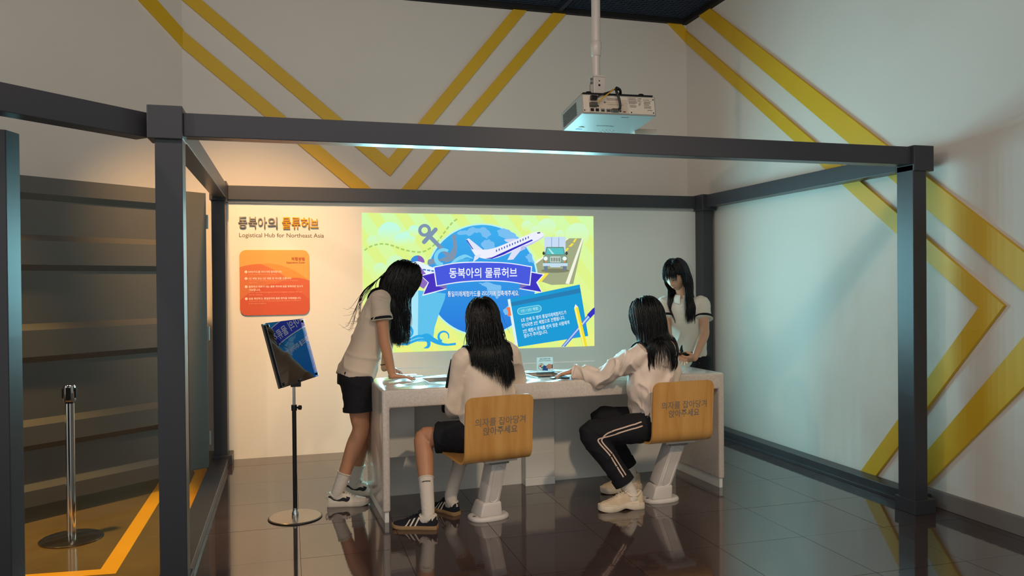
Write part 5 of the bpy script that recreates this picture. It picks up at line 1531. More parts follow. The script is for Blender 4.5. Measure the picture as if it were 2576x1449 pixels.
def hair(P, root, n=850, zend=None, length=.5, bangs=False, seed=1, caps=(), wave=.004, spread=.0, fwd_bias=0.0, part=0.0, r0=.0023, off=.016, lean=V(0, 0, 0), wisps=10, tight=.10, open_face=False, zsp=.035, zx=None):
    """long hair: strands run over the skull and then hang"""
    rnd = random.Random(seed)
    c, f = P['head'], P['face'].normalized()
    u = P['hup'].normalized()
    u = (u - f * u.dot(f)).normalized()
    r = f.cross(u)
    M3 = Matrix((r, f, u)).transposed()
    Mi = M3.transposed()
    AX = V(.080, .103, .120)
    CO = V(0, -.006, .006)

    def shell(p, grow):
        l = Mi @ (p - c) - CO
        q = V(l.x / (AX.x + grow), l.y / (AX.y + grow), l.z / (AX.z + grow))
        q /= max(q.length, 1e-6)
        return c + M3 @ (V(q.x * (AX.x + grow), q.y * (AX.y + grow), q.z * (AX.z + grow)) + CO)

    def push(p, grow):
        l = Mi @ (p - c) - CO
        q = V(l.x / (AX.x + grow), l.y / (AX.y + grow), l.z / (AX.z + grow))
        L = q.length
        if L < 1 and L > 1e-6 and l.z > -.105:
            q /= L
            l = V(q.x * (AX.x + grow), q.y * (AX.y + grow), q.z * (AX.z + grow))
            p = c + M3 @ (l + CO)
        for a, b, rad in caps:
            ab = b - a
            t = max(0, min(1, (p - a).dot(ab) / ab.length_squared))
            k = a + ab * t
            dv = p - k
            if dv.length < rad + grow * .6:
                p = k + dv.normalized() * (rad + grow * .6)
        return p

    g = G()
    # dark cap under the strands
    rings = []
    nu = 40
    for i in range(15):
        th = .03 + 1.0 * i / 14 * 2.05
        rg = []
        for k in range(nu):
            a = 2 * PI * k / nu
            frontness = math.sin(a)
            lim = 1.22 if frontness > .35 else (1.22 + (.35 - frontness) * 1.2 if frontness > -.3 else 2.05)
            t_ = th * lim / 2.05
            l = V(math.sin(t_) * math.cos(a) * (AX.x + .004), math.sin(t_) * math.sin(a) * (AX.y + .004), math.cos(t_) * (AX.z + .004))
            rg.append(c + M3 @ (l + CO))
        rings.append(rg)
    g.loft(rings)
    down = V(0, 0, -1)
    made = 0
    tries = 0
    while made < n and tries < n * 20:
        tries += 1
        z = rnd.uniform(-.55, 1)
        a = rnd.uniform(0, 2 * PI)
        s_ = math.sqrt(max(0, 1 - z * z))
        d = V(s_ * math.cos(a), s_ * math.sin(a), z)
        fr_ = d.y
        if fr_ > .55 and z < .62 or fr_ > .05 and z < .12 + fr_ * .8 or fr_ > -.25 and z < -.25:
            continue
        made += 1
        grow = rnd.uniform(.002, off)
        p = c + M3 @ (V(d.x * (AX.x + .003), d.y * (AX.y + .003), d.z * (AX.z + .003)) + CO)
        nrm = (M3 @ d).normalized()
        side = 1 if d.x >= part else -1
        bang = bangs and fr_ > .35 and z > .45 and abs(d.x) < .62
        if bang:
            pref = f * .9 + r * d.x * .5 - u * .5
        else:
            pref = r * side * (.9 if z > .5 else .3) - f * (.35 if fr_ < .5 else -.05) - u * .75
        t = (pref - nrm * pref.dot(nrm)).normalized()
        wob = V(rnd.gauss(0, 1), rnd.gauss(0, 1), 0) * wave
        ph = rnd.uniform(0, 6.28)
        L = (.092 + rnd.uniform(-.015, .015)) if bang else length * rnd.uniform(.86, 1.04)
        ze = None if (zend is None or bang) else zend + abs(rnd.gauss(0, zsp)) + (rnd.random() < .12) * rnd.uniform(0, .1)
        step = .022
        pts = [p.copy()]
        run = 0
        gr = grow
        dirn = t
        strayv = V(rnd.gauss(0, 1), rnd.gauss(0, 1), 0) * spread
        while run < L:
            l = Mi @ (p - c)
            on = l.z > -.06
            if on:
                nn_ = (p - c).normalized()
                gdir = (down * .55 - u * .45)
                tt = gdir - nn_ * gdir.dot(nn_)
                dirn = (dirn * .62 + (tt.normalized() if tt.length > .2 else dirn) * .38).normalized()
            else:
                dirn = (dirn * .55 + (down + strayv + lean) * .45).normalized()
            p = p + dirn * step + wob * math.sin(ph + run * 22) * .5
            wgt = sm((Mi @ (p - c)).z / .05 + 1.2)
            if wgt > 0 and not (bang and run > .07):
                p = p.lerp(shell(p, gr), wgt)
            if not on and tight:
                ctr = c - u * .1 - f * .03
                hv = V(p.x - ctr.x, p.y - ctr.y, 0)
                lim_ = tight * (1 + max(0, ctr.z - p.z) * 1.2)
                if hv.length > lim_:
                    p = p - hv.normalized() * (hv.length - lim_) * .35
            p = push(p, gr)
            if open_face and not bang:
                l = Mi @ (p - c)
                if abs(l.x) < .078 and l.y > .012 and -.125 < l.z < .045:
                    sx_ = 1 if l.x >= 0 else -1
                    p = c + M3 @ V(sx_ * .080, min(l.y, .020), l.z)
            run += step
            pts.append(p.copy())
            if ze is not None and p.z < ze + (abs(p.x - zx[0]) * zx[1] if zx else 0):
                break
        m_ = len(pts)
        rr_ = [r0 * (1.0 if i < m_ * .6 else 1 - .85 * (i / (m_ - 1) - .6) / .4) * rnd.uniform(.9, 1.1) for i in range(m_)]
        g.tube(pts, rr_, 3, False)
    # a few stray hairs
    for i in range(wisps):
        z = rnd.uniform(-.2, .95)
        a = rnd.uniform(PI, 2 * PI)
        s_ = math.sqrt(1 - z * z)
        d = V(s_ * math.cos(a), s_ * math.sin(a), z)
        p = c + M3 @ V(d.x * (AX.x + .02), d.y * (AX.y + .02), d.z * (AX.z + .02))
        pts = [p]
        dv = (M3 @ d * .5 + V(rnd.gauss(0, .3), rnd.gauss(0, .3), -.6)).normalized()
        for k in range(10):
            dv = (dv * .8 + V(rnd.gauss(0, .15), rnd.gauss(0, .15), -.25)).normalized()
            p = push(p + dv * .018, .02)
            pts.append(p)
        g.tube(pts, .0007, 3, False)
    me = g.mesh('hair')
    me.shade_smooth()
    return link('hair', me, M_HAIR, root)


def wrinkle(amp=.006, sc=9.0, stretch=(1, 1, .45), seed=0.0, fine=.0):
    def fn(co, n):
        p = V(co.x * stretch[0] * sc + seed, co.y * stretch[1] * sc, co.z * stretch[2] * sc)
        q = noise.noise(p + V(noise.noise(p * .6), noise.noise(p * .6 + V(5, 1, 3)), 0) * 1.2)
        rg = max(0.0, 1 - abs(q) * 2.6)
        d = amp * (rg * rg * .9 - .15) + amp * .18 * noise.noise(p * .5)
        if fine:
            d += fine * noise.noise(p * 2.7)
        return d - amp * .2
    return fn


# ------------------------------ shoes: a local frame with x from heel to toe, y to the left, z up
def shoe(root, heel, toe, style, name='shoe', flip=1):
    hx = (toe - heel)
    hx.z = 0
    L = hx.length
    hx.normalize()
    hy = V(-hx.y, hx.x, 0)
    pitch = math.atan2(toe.z - heel.z, L)
    M_ = frame_m(heel, hx, hy, V(0, 0, 1)) @ Matrix.Rotation(-pitch, 4, 'Y')
    W_ = lambda x, y, z: M_ @ V(x * L, y, z)
    chunky = style == 'chunky'
    wid = ((0, .022), (.05, .030), (.2, .034), (.4, .034), (.6, .042), (.78, .047), (.9, .040), (.97, .026), (1.0, .010))

    def wd(x):
        for (a, b), (c_, d_) in zip(wid, wid[1:]):
            if a <= x <= c_:
                return b + (d_ - b) * sm((x - a) / (c_ - a))
        return wid[-1][1]
    top = {'court': ((0, .082), (.06, .086), (.16, .066), (.28, .064), (.40, .088), (.52, .080), (.66, .062), (.82, .050), (.94, .044), (1, .032)),
           'slim': ((0, .080), (.06, .084), (.16, .060), (.28, .058), (.40, .082), (.52, .072), (.68, .052), (.84, .042), (.95, .036), (1, .026)),
           'chunky': ((0, .104), (.06, .110), (.16, .088), (.28, .086), (.40, .108), (.52, .100), (.68, .076), (.84, .062), (.95, .054), (1, .042))}[style]

    def tp(x):
        for (a, b), (c_, d_) in zip(top, top[1:]):
            if a <= x <= c_:
                return b + (d_ - b) * sm((x - a) / (c_ - a))
        return top[-1][1]
    sole = {'court': .027, 'slim': .022, 'chunky': .038}[style]
    xs = [i / 30 for i in range(31)]
    # upper
    rings = []
    for x in xs:
        w, h = wd(x), tp(x)
        rg = []
        for k in range(17):
            a = PI * k / 16
            e = .62
            rg.append(W_(x, w * math.copysign(abs(math.cos(a)) ** e, math.cos(a)) * (1 - .28 * math.sin(a)), sole * .7 + (h - sole * .7) * abs(math.sin(a)) ** .8))
        rings.append(rg)
    g = G().loft(rings)
    um = {'court': M_SHW, 'slim': M_SHN, 'chunky': M_SHC}[style]
    t = fuse(name, g, um, root, .004, 2)
    # sole
    o_ = [(x, wd(x) + (.006 if chunky else .003)) for x in xs]
    outl = [(x, y) for x, y in o_] + [(x, -y) for x, y in o_[::-1]]
    ex = lambda x: -.012 + x * 1.024
    lift = (lambda x: .010 * max(0, (x - .78) / .22) ** 2 + (.014 * math.exp(-((x - .45) / .12) ** 2) if chunky else 0))
    rings = [[W_(ex(x), y * k, z + (lift(x) if z < .01 else lift(x) * .5)) for x, y in outl] for k, z in ((.93, 0.0), (1.0, .005), (1.0 + (.06 if chunky else 0), sole * .6), (.98, sole))]
    so = link('sole', G().loft(rings).mesh('sole', smooth=45), {'court': M_SHW, 'slim': M_GUM, 'chunky': M_SHC2}[style], t)
    col = []
    for k in range(21):
        x = .03 + .36 * (.5 - .5 * math.cos(2 * PI * k / 20))
        col.append(W_(x, .027 * math.sin(2 * PI * k / 20), tp(x) - .004))
    link('collar', G().tube(col, .006, 8, False).mesh('collar', smooth=60), {'court': M_SHW, 'slim': M_SHW, 'chunky': M_SHC2}[style], t)

    def side(x, fz, s, out=.0012):
        """point on the flank, fz 0 at sole .. 1 at top"""
        w, h = wd(x), tp(x)
        a = math.asin(max(0, min(1, fz)) ** (1 / .8))
        y = w * abs(math.cos(a)) ** .62 * (1 - .28 * math.sin(a))
        return W_(x, s * (y + out), sole * .7 + (h - sole * .7) * fz)

    def strip(rows, s, m, nm, out=.0016):
        vs, fs = [], []
        nn_ = 5
        for x0, f0, x1, f1 in rows:
            for j in range(nn_):
                k = j / (nn_ - 1)
                vs.append(side(x0 + (x1 - x0) * k, f0 + (f1 - f0) * k, s, out))
        for i in range(len(rows) - 1):
            for j in range(nn_ - 1):
                fs.append((i * nn_ + j, i * nn_ + j + 1, (i + 1) * nn_ + j + 1, (i + 1) * nn_ + j))
        me = G().add(vs, fs).mesh(nm, smooth=60)
        return link(nm, me, m, t)
    for s in (-1, 1):
        if style == 'court':
            rows = []
            n_ = 22
            for i in range(n_ + 1):
                q = i / n_
                # tick: thin tail at the heel top, thick belly, hooking up to a point near the laces
                x = .02 + .50 * sm(q) if q < .8 else None
                if q < .72:
                    k = q / .72
                    x = .02 + .44 * k
                    lo = .62 - .44 * k
                    hi = lo + .16 + .17 * k
                    rows.append((x, lo, x + .01, hi))
                else:
                    k = (q - .72) / .28
                    rows.append((.46 + .10 * math.sin(k * PI / 2), .18 + .10 * k + .38 * k * k, .47 - .01 * k, .51 + .17 * k))
            strip(rows, s, M_INKB, 'tick_mark')
        elif style == 'slim':
            for i in range(3):
                x = .40 + i * .105
                rows = [(x + .055 - .10 * k, .02 + .80 * k, x + .095 - .10 * k, .02 + .80 * k) for k in [j / 6 for j in range(7)]]
                strip(rows, s, M_SHW, 'stripe')
        else:
            strip([(.12 + .75 * k, .06 + .10 * math.sin(k * 9), .12 + .75 * k, .30 + .12 * math.sin(k * 7 + 1)) for k in [j / 20 for j in range(21)]], s, M_SHC2, 'overlay')
            strip([(.30 + .28 * k, .38 + .35 * k, .35 + .28 * k, .45 + .38 * k) for k in [j / 8 for j in range(9)]], s, M_SHC2, 'overlay')
            for xx, zz_ in ((.12, .012), (.20, .006)):
                me = G().ball(W_(xx, s * (wd(xx) + .004), sole * .55 + zz_ * .5), (.008, .004, .006), 10, 6).mesh('air_window', smooth=60)
                link('air_window', me, M_CHROME, t)
    # laces and tongue
    lm = {'court': mat('lace_grey', '#b9ad9e', .8), 'slim': M_SHN, 'chunky': M_SHC2}[style]
    g = G()
    for i in range(5):
        x = .40 + i * .065
        h = tp(x) + .003
        w = .020
        g.tube([W_(x, -w, h - .008), W_(x + .012, 0, h + .002), W_(x, w, h - .008)], .0028, 6)
        g.tube([W_(x, -w, h - .008), W_(x + .035, 0, tp(x + .035) + .002), W_(x + .06, w, tp(x + .06) - .006)], .0025, 6)
    bx = .385
    for s in (-1, 1):
        g.tube(catmull([W_(bx, 0, tp(bx) + .004), W_(bx - .02, s * .022, tp(bx) + .016), W_(bx + .06, s * .030, tp(bx) + .006), W_(bx + .02, s * .006, tp(bx) + .004)], 4), .0026, 6)
    link('laces', g.mesh('laces', smooth=60), lm, t)
    if style == 'slim':
        rows_ = []
        for fz in (.52, .78, .97):
            rows_.append([W_(max(-.008, .11 * abs(k / 3) ** 2 - .010), .027 * k / 3, sole * .7 + (tp(.04) - sole * .7) * fz + .001) for k in range(-3, 4)])
        vs = [p for r_ in rows_ for p in r_]
        fs = [(i * 7 + k, i * 7 + k + 1, (i + 1) * 7 + k + 1, (i + 1) * 7 + k) for i in range(2) for k in range(6)]
        ht = link('heel_tab', G().add(vs, fs).mesh('heel_tab', smooth=60), M_SHW, t)
        hz = sole * .7 + (tp(.04) - sole * .7) * .78
        g = G()
        hp_ = lambda y, z: tuple(W_(-.014, y, hz + z))
        for an in (-38, 0, 38):
            ca, sa = math.cos(math.radians(an)), math.sin(math.radians(an))
            leaf = [(0, 0), (.0022, .004), (.0016, .0085), (0, .0105), (-.0016, .0085), (-.0022, .004)]
            g.add([hp_(x * ca + y * sa, -x * sa + y * ca) for x, y in leaf], [tuple(range(6))])
        g.add([hp_(-.008, -.0045), hp_(.008, -.0045), hp_(.008, -.0030), hp_(-.008, -.0030)], [(0, 1, 2, 3)])
        link('leaf_mark', g.mesh('leaf_mark'), M_INKB, t)
    if style == 'court':
        link('heel_loop', G().tube(catmull([W_(-.01, 0, tp(0) - .035), W_(-.045, 0, tp(0) - .015), W_(-.03, 0, tp(0) + .004), W_(.0, 0, tp(0) - .004)], 4), .0035, 6).mesh('heel_loop', smooth=60), M_SOCK, t)
    return t


def sock(P, root, s, top, m=None):
    """top: height fraction up the shin"""
    An, Kn, heel, toe = P['an' + s], P['kn' + s], P['heel' + s], P['toe' + s]
    g = G()
    tpnt = mid(An, Kn, top)
    limb(g, [mid(heel, toe, .40) + V(0, 0, .040), mid(heel, toe, .22) + V(0, 0, .062), An, mid(An, tpnt, .5), tpnt], [.024, .034, .0385, .0405, .0445], 4, 18, round_caps=False)
    o = fuse('sock', g, m or M_SOCK, root, .005, 2, wrinkle(.0016, 30, (1, 1, 1.6)))
    ax = (Kn - An).normalized()
    c = tpnt - ax * .004
    e1 = ax.orthogonal().normalized()
    e2 = ax.cross(e1)
    pts = [c + (e1 * math.cos(2 * PI * k / 24) + e2 * math.sin(2 * PI * k / 24)) * .0435 for k in range(25)]
    link('cuff', G().tube(pts, .0045, 8, False).mesh('cuff', smooth=60), m or M_SOCK, o)
    return o


def band(name, a, b, r, w, m, parent, th=.003, flat=1.0, up=None):
    """cloth band around a limb at a, axis a->b, radius r, width w"""
    ax = (b - a).normalized()
    g = G()
    P_ = [a - ax * w / 2, a - ax * w / 2, a + ax * w / 2, a + ax * w / 2]
    g.tube([a - ax * w / 2, a - ax * (w / 2 - .002), a + ax * (w / 2 - .002), a + ax * w / 2], [r - .004, r + th, r + th, r - .004], 32, True, flat, up)
    return obj(name, g, m, parent, smooth=50)
# ---------------------------------------------------------------- the four visitors
def axes(P):
    sh = (P['shR'] - P['shL']).normalized()
    pel = (P['hipR'] + P['hipL']) / 2
    hp = (P['hipR'] - P['hipL']).normalized()
    up = (P['neck'] - pel).normalized()
    f = P['front'].normalized()
    f = (f - up * f.dot(up)).normalized()
    return pel, hp, sh, up, f


def neck_caps(P, rt=.13, rs=.075, arm=.06):
    pel, hp, sh, up, f = axes(P)
    n = P['neck']
    return [(n - up * .10, pel + up * .12, rt), (P['shL'], P['shR'], rs), (n, P['head'] - up * .06, .052), (P['shL'], P['elL'], arm), (P['shR'], P['elR'], arm)]


def shorts(P, root, frac=.62, r0=.105, r1=.100, seed=1.0, loose=.0):
    pel, hp, sh, up, f = axes(P)
    g = G()
    torso(g, [(pel - V(0, 0, .02) - up * .06, hp, f, .10, .09, .10), (pel, hp, f, .150, .105, .115), (pel + up * .09, hp, f, .135, .10, .10), (pel + up * .13, hp, f, .125, .095, .095)])
    for s in 'LR':
        H, K = P['hip' + s], P['kn' + s]
        limb(g, [mid(H, K, -.05), mid(H, K, .25), mid(H, K, frac * .75), mid(H, K, frac)], [r0, r0 * 1.0, r1, r1 + loose], 5, 22, round_caps=False)
    o = fuse('shorts', g, M_NAVY, root, .006, 5, wrinkle(.006, 11, (1, 1, .7), seed, .002))
    return o


# =============================== 1: bending over the counter's end, seen from her side
r1 = thing('person', 'person with long black hair bending over the counter end, white sneakers with black tick', 'person', (0.87, -1.5, 0), 'students at the counter')
P = dict(front=V(.95, .10, -.25), hipR=V(.885, -1.580, .795), hipL=V(.872, -1.425, .795), knR=V(.900, -1.585, .470), knL=V(.945, -1.405, .465),
         anR=V(.762, -1.592, .112), anL=V(.885, -1.365, .112), heelR=V(.692, -1.582, 0), toeR=V(.940, -1.612, 0), heelL=V(.822, -1.352, 0), toeL=V(1.062, -1.395, 0),
         neck=V(1.085, -1.480, 1.330), shR=V(1.025, -1.630, 1.285), shL=V(1.050, -1.335, 1.290), elR=V(1.048, -1.668, 1.035), wrR=V(1.095, -1.672, .815),
         elL=V(1.115, -1.330, 1.02), wrL=V(1.075, -1.400, .835), head=V(1.198, -1.470, 1.418), face=V(.80, .12, -.58), hup=V(.56, .08, .82), skin=M_SKIN,
         handR=(V(1, .0, -.10), V(0, 0, -1), V(0, 1, 0), dict(curl=(.12, .12, .15, .2), spread=.22, tc=.1)),
         handL=(V(1, -.25, -.12), V(0, -.1, -1), V(0, -1, 0), dict(curl=(.4, .4, .45, .5))))
body(P, r1)
pel, hp, sh, up, f = axes(P)
g = G()
ax = lambda t: mid(pel, P['neck'], t)
torso(g, [(ax(-.02), hp, f, .152, .118, .122), (ax(.10), hp, f, .152, .112, .122), (ax(.35), hp, f, .143, .100, .112), (ax(.62), sh, f, .146, .100, .112), (ax(.82), sh, f, .140, .085, .105), (ax(.93), sh, f, .100, .07, .085), (ax(1.02), sh, f, .055, .055, .055)])
for s in 'LR':
    S_, E_ = P['sh' + s], P['el' + s]
    limb(g, [mid(S_, P['neck'], .45) - up * .03, S_ + up * .004, mid(S_, E_, .25), mid(S_, E_, .47)], [.062, .064, .063, .066], 5, 20, round_caps=False)
shirt = fuse('polo_shirt', g, M_POLO, r1, .006, 7, wrinkle(.012, 6.5, (.8, .8, 1.3), 3.1, .002))
for s in 'LR':
    S_, E_ = P['sh' + s], P['el' + s]
    band('sleeve_band', mid(S_, E_, .425), E_, .0665, .017, M_NAVY, shirt, .003)
    band('sleeve_edge', mid(S_, E_, .47), E_, .066, .006, M_POLOW, shirt, .003)
# side vent of the shirt
obj('side_vent', G().prism([(0, 0), (.016, 0), (.008, .05)], lambda u, v, w: tuple(ax(-.035) + hp * (.149 + w) + f * (u + .01) + up * v), 0, .004), M_NAVY, shirt)
shorts(P, r1, .60, .100, .098, 2.0, .004)
for s in 'LR':
    H, K = P['hip' + s], P['kn' + s]
    band('rolled_hem', mid(H, K, .59), K, .099, .028, M_NAVY, bpy.data.objects['shorts'], .005)
for s in 'LR':
    sock(P, r1, s, .26)
    shoe(r1, P['heel' + s], P['toe' + s], 'court')
face_bits(P, r1)
h1 = hair(P, r1, 2100, 1.00, .62, seed=11, caps=neck_caps(P, .125, .066), wave=.006, part=.05, off=.020, lean=V(.02, .02, 0), wisps=24, tight=.115)
g = G()
rnd = random.Random(5)
for i in range(18):
    a = V(1.11, -1.50 + rnd.uniform(-.04, .05), 1.47)
    e = V(.865 + rnd.uniform(-.03, .05), -1.42 + rnd.uniform(-.06, .05), 1.16 + rnd.uniform(-.05, .08))
    pts = catmull([a, V(1.03, -1.49 + rnd.uniform(-.03, .03), 1.425), V(.93 + rnd.uniform(-.01, .01), -1.45, 1.30 + rnd.uniform(-.01, .03)), e, e + V(-.04 + rnd.uniform(-.03, .02), 0, rnd.uniform(-.035, .015))], 5)
    g.tube(pts, [.0022 * (1 - .8 * k / (len(pts) - 1)) for k in range(len(pts))], 4, False)
obj('back_strands', g, M_HAIR, h1, smooth=60)
wt = obj('hair_tie', G().tube([P['wrL'] + (P['elL'] - P['wrL']).normalized() * .03 + V(.029 * math.cos(a), .029 * math.sin(a), .006 * math.cos(a)) for a in [k * PI / 10 for k in range(21)]], .003, 6), M_BLACK, r1, smooth=60)

# things under her far hand
ph = thing('card_holder', 'dark card holder under the far hand of the bending person', 'wallet', (1.20, -1.43, .776))
obj('cover', G().box(1.10, 1.235, -1.475, -1.385, .777, .786, None), mat('holder_dark', '#2b2722', .5), ph, .002)
obj('inner_card', G().box(1.165, 1.285, -1.46, -1.405, .786, .789), mat('card_olive', '#a59a52', .4), ph)
tag(obj('paper_card', G().box(1.235, 1.325, -1.47, -1.40, .7765, .7785), mat('card_pale', '#b9d3d8', .4), None), 'pale card on the counter beside the dark card holder', 'card')

# =============================== 2: seated on the left stool
r2 = thing('person', 'seated person with very long black hair, ivory jacket, navy shorts, striped sneakers', 'person', (1.61, -2.08, 0), 'students at the counter')
P = dict(front=V(-.19, .98, 0), hipL=V(1.535, -2.085, .478), hipR=V(1.700, -2.055, .478), knL=V(1.240, -1.955, .470), anL=V(1.224, -2.190, .108), heelL=V(1.268, -2.235, 0), toeL=V(1.030, -2.135, 0),
         knR=V(1.585, -1.700, .478), anR=V(1.402, -1.975, .112), heelR=V(1.430, -2.020, 0), toeR=V(1.318, -1.815, 0),
         neck=V(1.612, -2.045, 1.025), shL=V(1.462, -2.075, .940), shR=V(1.768, -2.015, .965), elL=V(1.420, -1.985, .640), wrL=V(1.510, -1.800, .600),
         elR=V(1.850, -1.880, .735), wrR=V(1.785, -1.690, .825), head=V(1.602, -2.000, 1.172), face=V(-.22, .94, -.26), hup=V(-.05, .25, .97), skin=M_SKIN, bow=V(.0, -.03, 0),
         handL=(V(.4, .8, -.2), V(0, 0, -1), V(1, 0, 0)), handR=(V(-.3, .95, -.1), V(0, 0, -1), V(-1, 0, 0)))
body(P, r2)
pel, hp, sh, up, f = axes(P)
g = G()
torso(g, [(ax(-.06), hp, f, .170, .125, .122), (ax(.08), hp, f, .178, .135, .135), (ax(.35), hp, f, .170, .130, .135), (ax(.62), sh, f, .165, .120, .135), (ax(.82), sh, f, .155, .10, .115), (ax(.94), sh, f, .105, .075, .09), (ax(1.02), sh, f, .06, .06, .065)])
for s in 'LR':
    S_, E_, W2 = P['sh' + s], P['el' + s], P['wr' + s]
    limb(g, [mid(S_, P['neck'], .45) - up * .03, S_, mid(S_, E_, .5), E_, mid(E_, W2, .5), mid(E_, W2, .92)], [.068, .069, .064, .060, .054, .047], 5, 20, round_caps=False)
jk = fuse('jacket', g, M_JACK, r2, .0065, 6, wrinkle(.015, 8, (.9, .9, .55), 7.7, .004))
S_, E_ = P['shL'], P['elL']
out = V(-1, .25, 0).normalized()
pts = catmull([S_ + out * .060 + V(0, .02, .0), mid(S_, E_, .35) + out * .066, mid(S_, E_, .75) + out * .064, E_ + out * .062, mid(E_, P['wrL'], .35) + out * .058], 5)
obj('sleeve_stripe', G().tube(pts, .022, 10, True, .45, out), M_NAVY, jk, smooth=60)
band('cuff', mid(P['elL'], P['wrL'], .93), P['wrL'], .046, .03, M_JACK, jk)
shorts(P, r2, .74, .102, .092, 5.0, .004)
for s, tp_ in (('L', .42), ('R', .46)):
    so = sock(P, r2, s, tp_)
    if s == 'L':
        An, Kn = P['anL'], P['knL']
        axs = (Kn - An).normalized()
        c = mid(An, Kn, .335)
        vd = V(-.15, -1, 0)
        vd = (vd - axs * vd.dot(axs)).normalized()
        sd = axs.cross(vd)
        g = G()
        for i in range(9):
            t0 = (-.55 + i * .125)
            d_ = (vd * math.cos(t0) + sd * math.sin(t0))
            e_ = (vd * math.cos(t0 + .1) + sd * math.sin(t0 + .1))
            h_ = .0045 + (i % 3) * .0012
            g.add([c + d_ * .0455 - axs * h_ * .5, c + e_ * .0455 - axs * h_ * .5, c + e_ * .0455 + axs * h_ * .5, c + d_ * .0455 + axs * h_ * .5], [(0, 1, 2, 3)])
        obj('sock_lettering', g, M_INKB, so)
    shoe(r2, P['heel' + s], P['toe' + s], 'slim')
face_bits(P, r2)
hair(P, r2, 2300, .765, .72, seed=21, caps=neck_caps(P, .140, .072, .068), wave=.007, part=-.05, off=.022, lean=V(.04, -.04, 0), spread=.08, wisps=14, tight=.125, zsp=.05, zx=(1.70, .75))

# =============================== 3: seated on the right stool, reaching over the counter
r3 = thing('person', 'seated person in a white hooded windbreaker and navy track pants reaching over the counter', 'person', (2.70, -2.1, 0), 'students at the counter')
P = dict(front=V(-.55, .83, 0), hipL=V(2.660, -2.170, .490), hipR=V(2.740, -2.025, .490), knL=V(2.262, -2.105, .458), anL=V(2.478, -2.190, .112), heelL=V(2.556, -2.203, 0), toeL=V(2.272, -2.203, 0),
         knR=V(2.450, -1.820, .490), anR=V(2.640, -1.850, .125), heelR=V(2.705, -1.862, .02), toeR=V(2.440, -1.825, 0),
         neck=V(2.705, -2.065, 1.000), shL=V(2.545, -2.125, .925), shR=V(2.845, -1.975, .925), elL=V(2.372, -2.000, .790), wrL=V(2.215, -1.905, .822),
         elR=V(2.945, -1.840, .730), wrR=V(2.800, -1.720, .820), head=V(2.668, -2.045, 1.168), face=V(-.62, .72, -.25), hup=V(-.15, .18, .96), skin=M_SKIN, bow=V(.01, -.01, 0),
         handL=(V(-1, .35, -.22), V(-.1, 0, -1), V(.2, 1, 0), dict(curl=(.3, .3, .35, .4))), handR=(V(-.6, .8, -.1), V(0, 0, -1), V(-1, 0, 0)))
body(P, r3)
pel, hp, sh, up, f = axes(P)
g = G()
torso(g, [(ax(-.05), hp, f, .155, .150, .085), (ax(.04), hp, f, .172, .185, .105), (ax(.25), hp, f, .180, .185, .115), (ax(.50), sh, f, .178, .150, .130), (ax(.75), sh, f, .172, .12, .130), (ax(.90), sh, f, .130, .09, .105), (ax(1.02), sh, f, .065, .065, .07)])
for s in 'LR':
    S_, E_, W2 = P['sh' + s], P['el' + s], P['wr' + s]
    limb(g, [mid(S_, P['neck'], .45) - up * .035, S_ - up * .012, mid(S_, E_, .45), E_ + V(0, 0, -.01), mid(E_, W2, .5), mid(E_, W2, .95)], [.074, .074, .068, .060, .054, .044], 5, 20, round_caps=False)
wb = fuse('windbreaker', g, M_WIND, r3, .0065, 4, wrinkle(.020, 9, (1, 1, .55), 1.7, .006))
g = G()
nk = P['neck']
bk = -f
pts = []
for k in range(13):
    a = math.radians(-70 + 320 * k / 12)
    pts.append(nk + sh * (.078 * math.cos(a)) + f * (.062 * math.sin(a)) + V(0, 0, -.022 + .03 * math.sin(a)))
limb(g, pts, [.020, .023, .025, .026, .026, .026, .026, .026, .026, .026, .025, .023, .020], 3, 12)
M_ = frame_m((0, 0, 0), sh, f, V(0, 0, 1)).to_3x3()
g.ball(nk + bk * .085 + V(0, 0, -.075), (.118, .050, .085), 20, 12, M_)
g.ball(nk + bk * .110 + V(0, 0, -.115), (.090, .040, .060), 20, 12, M_)
fuse('hood', g, M_WIND, wb, .006, 4, wrinkle(.010, 13, (1, 1, .8), 9.0, .003))
band('cuff', mid(P['elL'], P['wrL'], .95), P['wrL'], .045, .016, M_WIND, wb)
# pocket zip, plain grey-brown
pz = [ax(.22) + (-sh) * .150 + bk * .085, ax(.12) + (-sh) * .165 + bk * .062, ax(.05) + (-sh) * .172 + bk * .05]
obj('pocket_zip', G().tube(catmull(pz, 4), .003, 6), mat('zip_taupe', '#6e6258', .6), wb, smooth=60)
# track pants
g = G()
torso(g, [(pel - V(0, 0, .055) - up * .03, hp, f, .10, .09, .11), (pel, hp, f, .150, .115, .125), (pel + up * .10, hp, f, .135, .10, .10)])
for s in 'LR':
    H, K, A = P['hip' + s], P['kn' + s], P['an' + s]
    limb(g, [mid(H, K, -.05), mid(H, K, .3), mid(H, K, .75), K + (K - mid(H, A, .5)).normalized() * .004, mid(K, A, .25), mid(K, A, .6), mid(K, A, .84)], [.098, .094, .082, .076, .074, .066, .062], 5, 20, round_caps=False)
tr_ = fuse('track_pants', g, M_NAVY, r3, .006, 5, wrinkle(.006, 10, (1, 1, .8), 4.0, .002))
for s in 'LR':
    K, A = P['kn' + s], P['an' + s]
    band('turned_cuff', mid(K, A, .82), A, .062, .05, M_NAVY, tr_, .006)
H, K, A = P['hipL'], P['knL'], P['anL']
vw = V(.05, -1, .0).normalized()
dgm = bpy.data.objects['track_pants'].data
bv = BVHTree.FromPolygons([v.co.copy() for v in dgm.vertices], [tuple(p.vertices) for p in dgm.polygons])
M_STR = mat('white_stripe', '#cfb5a5', .8)
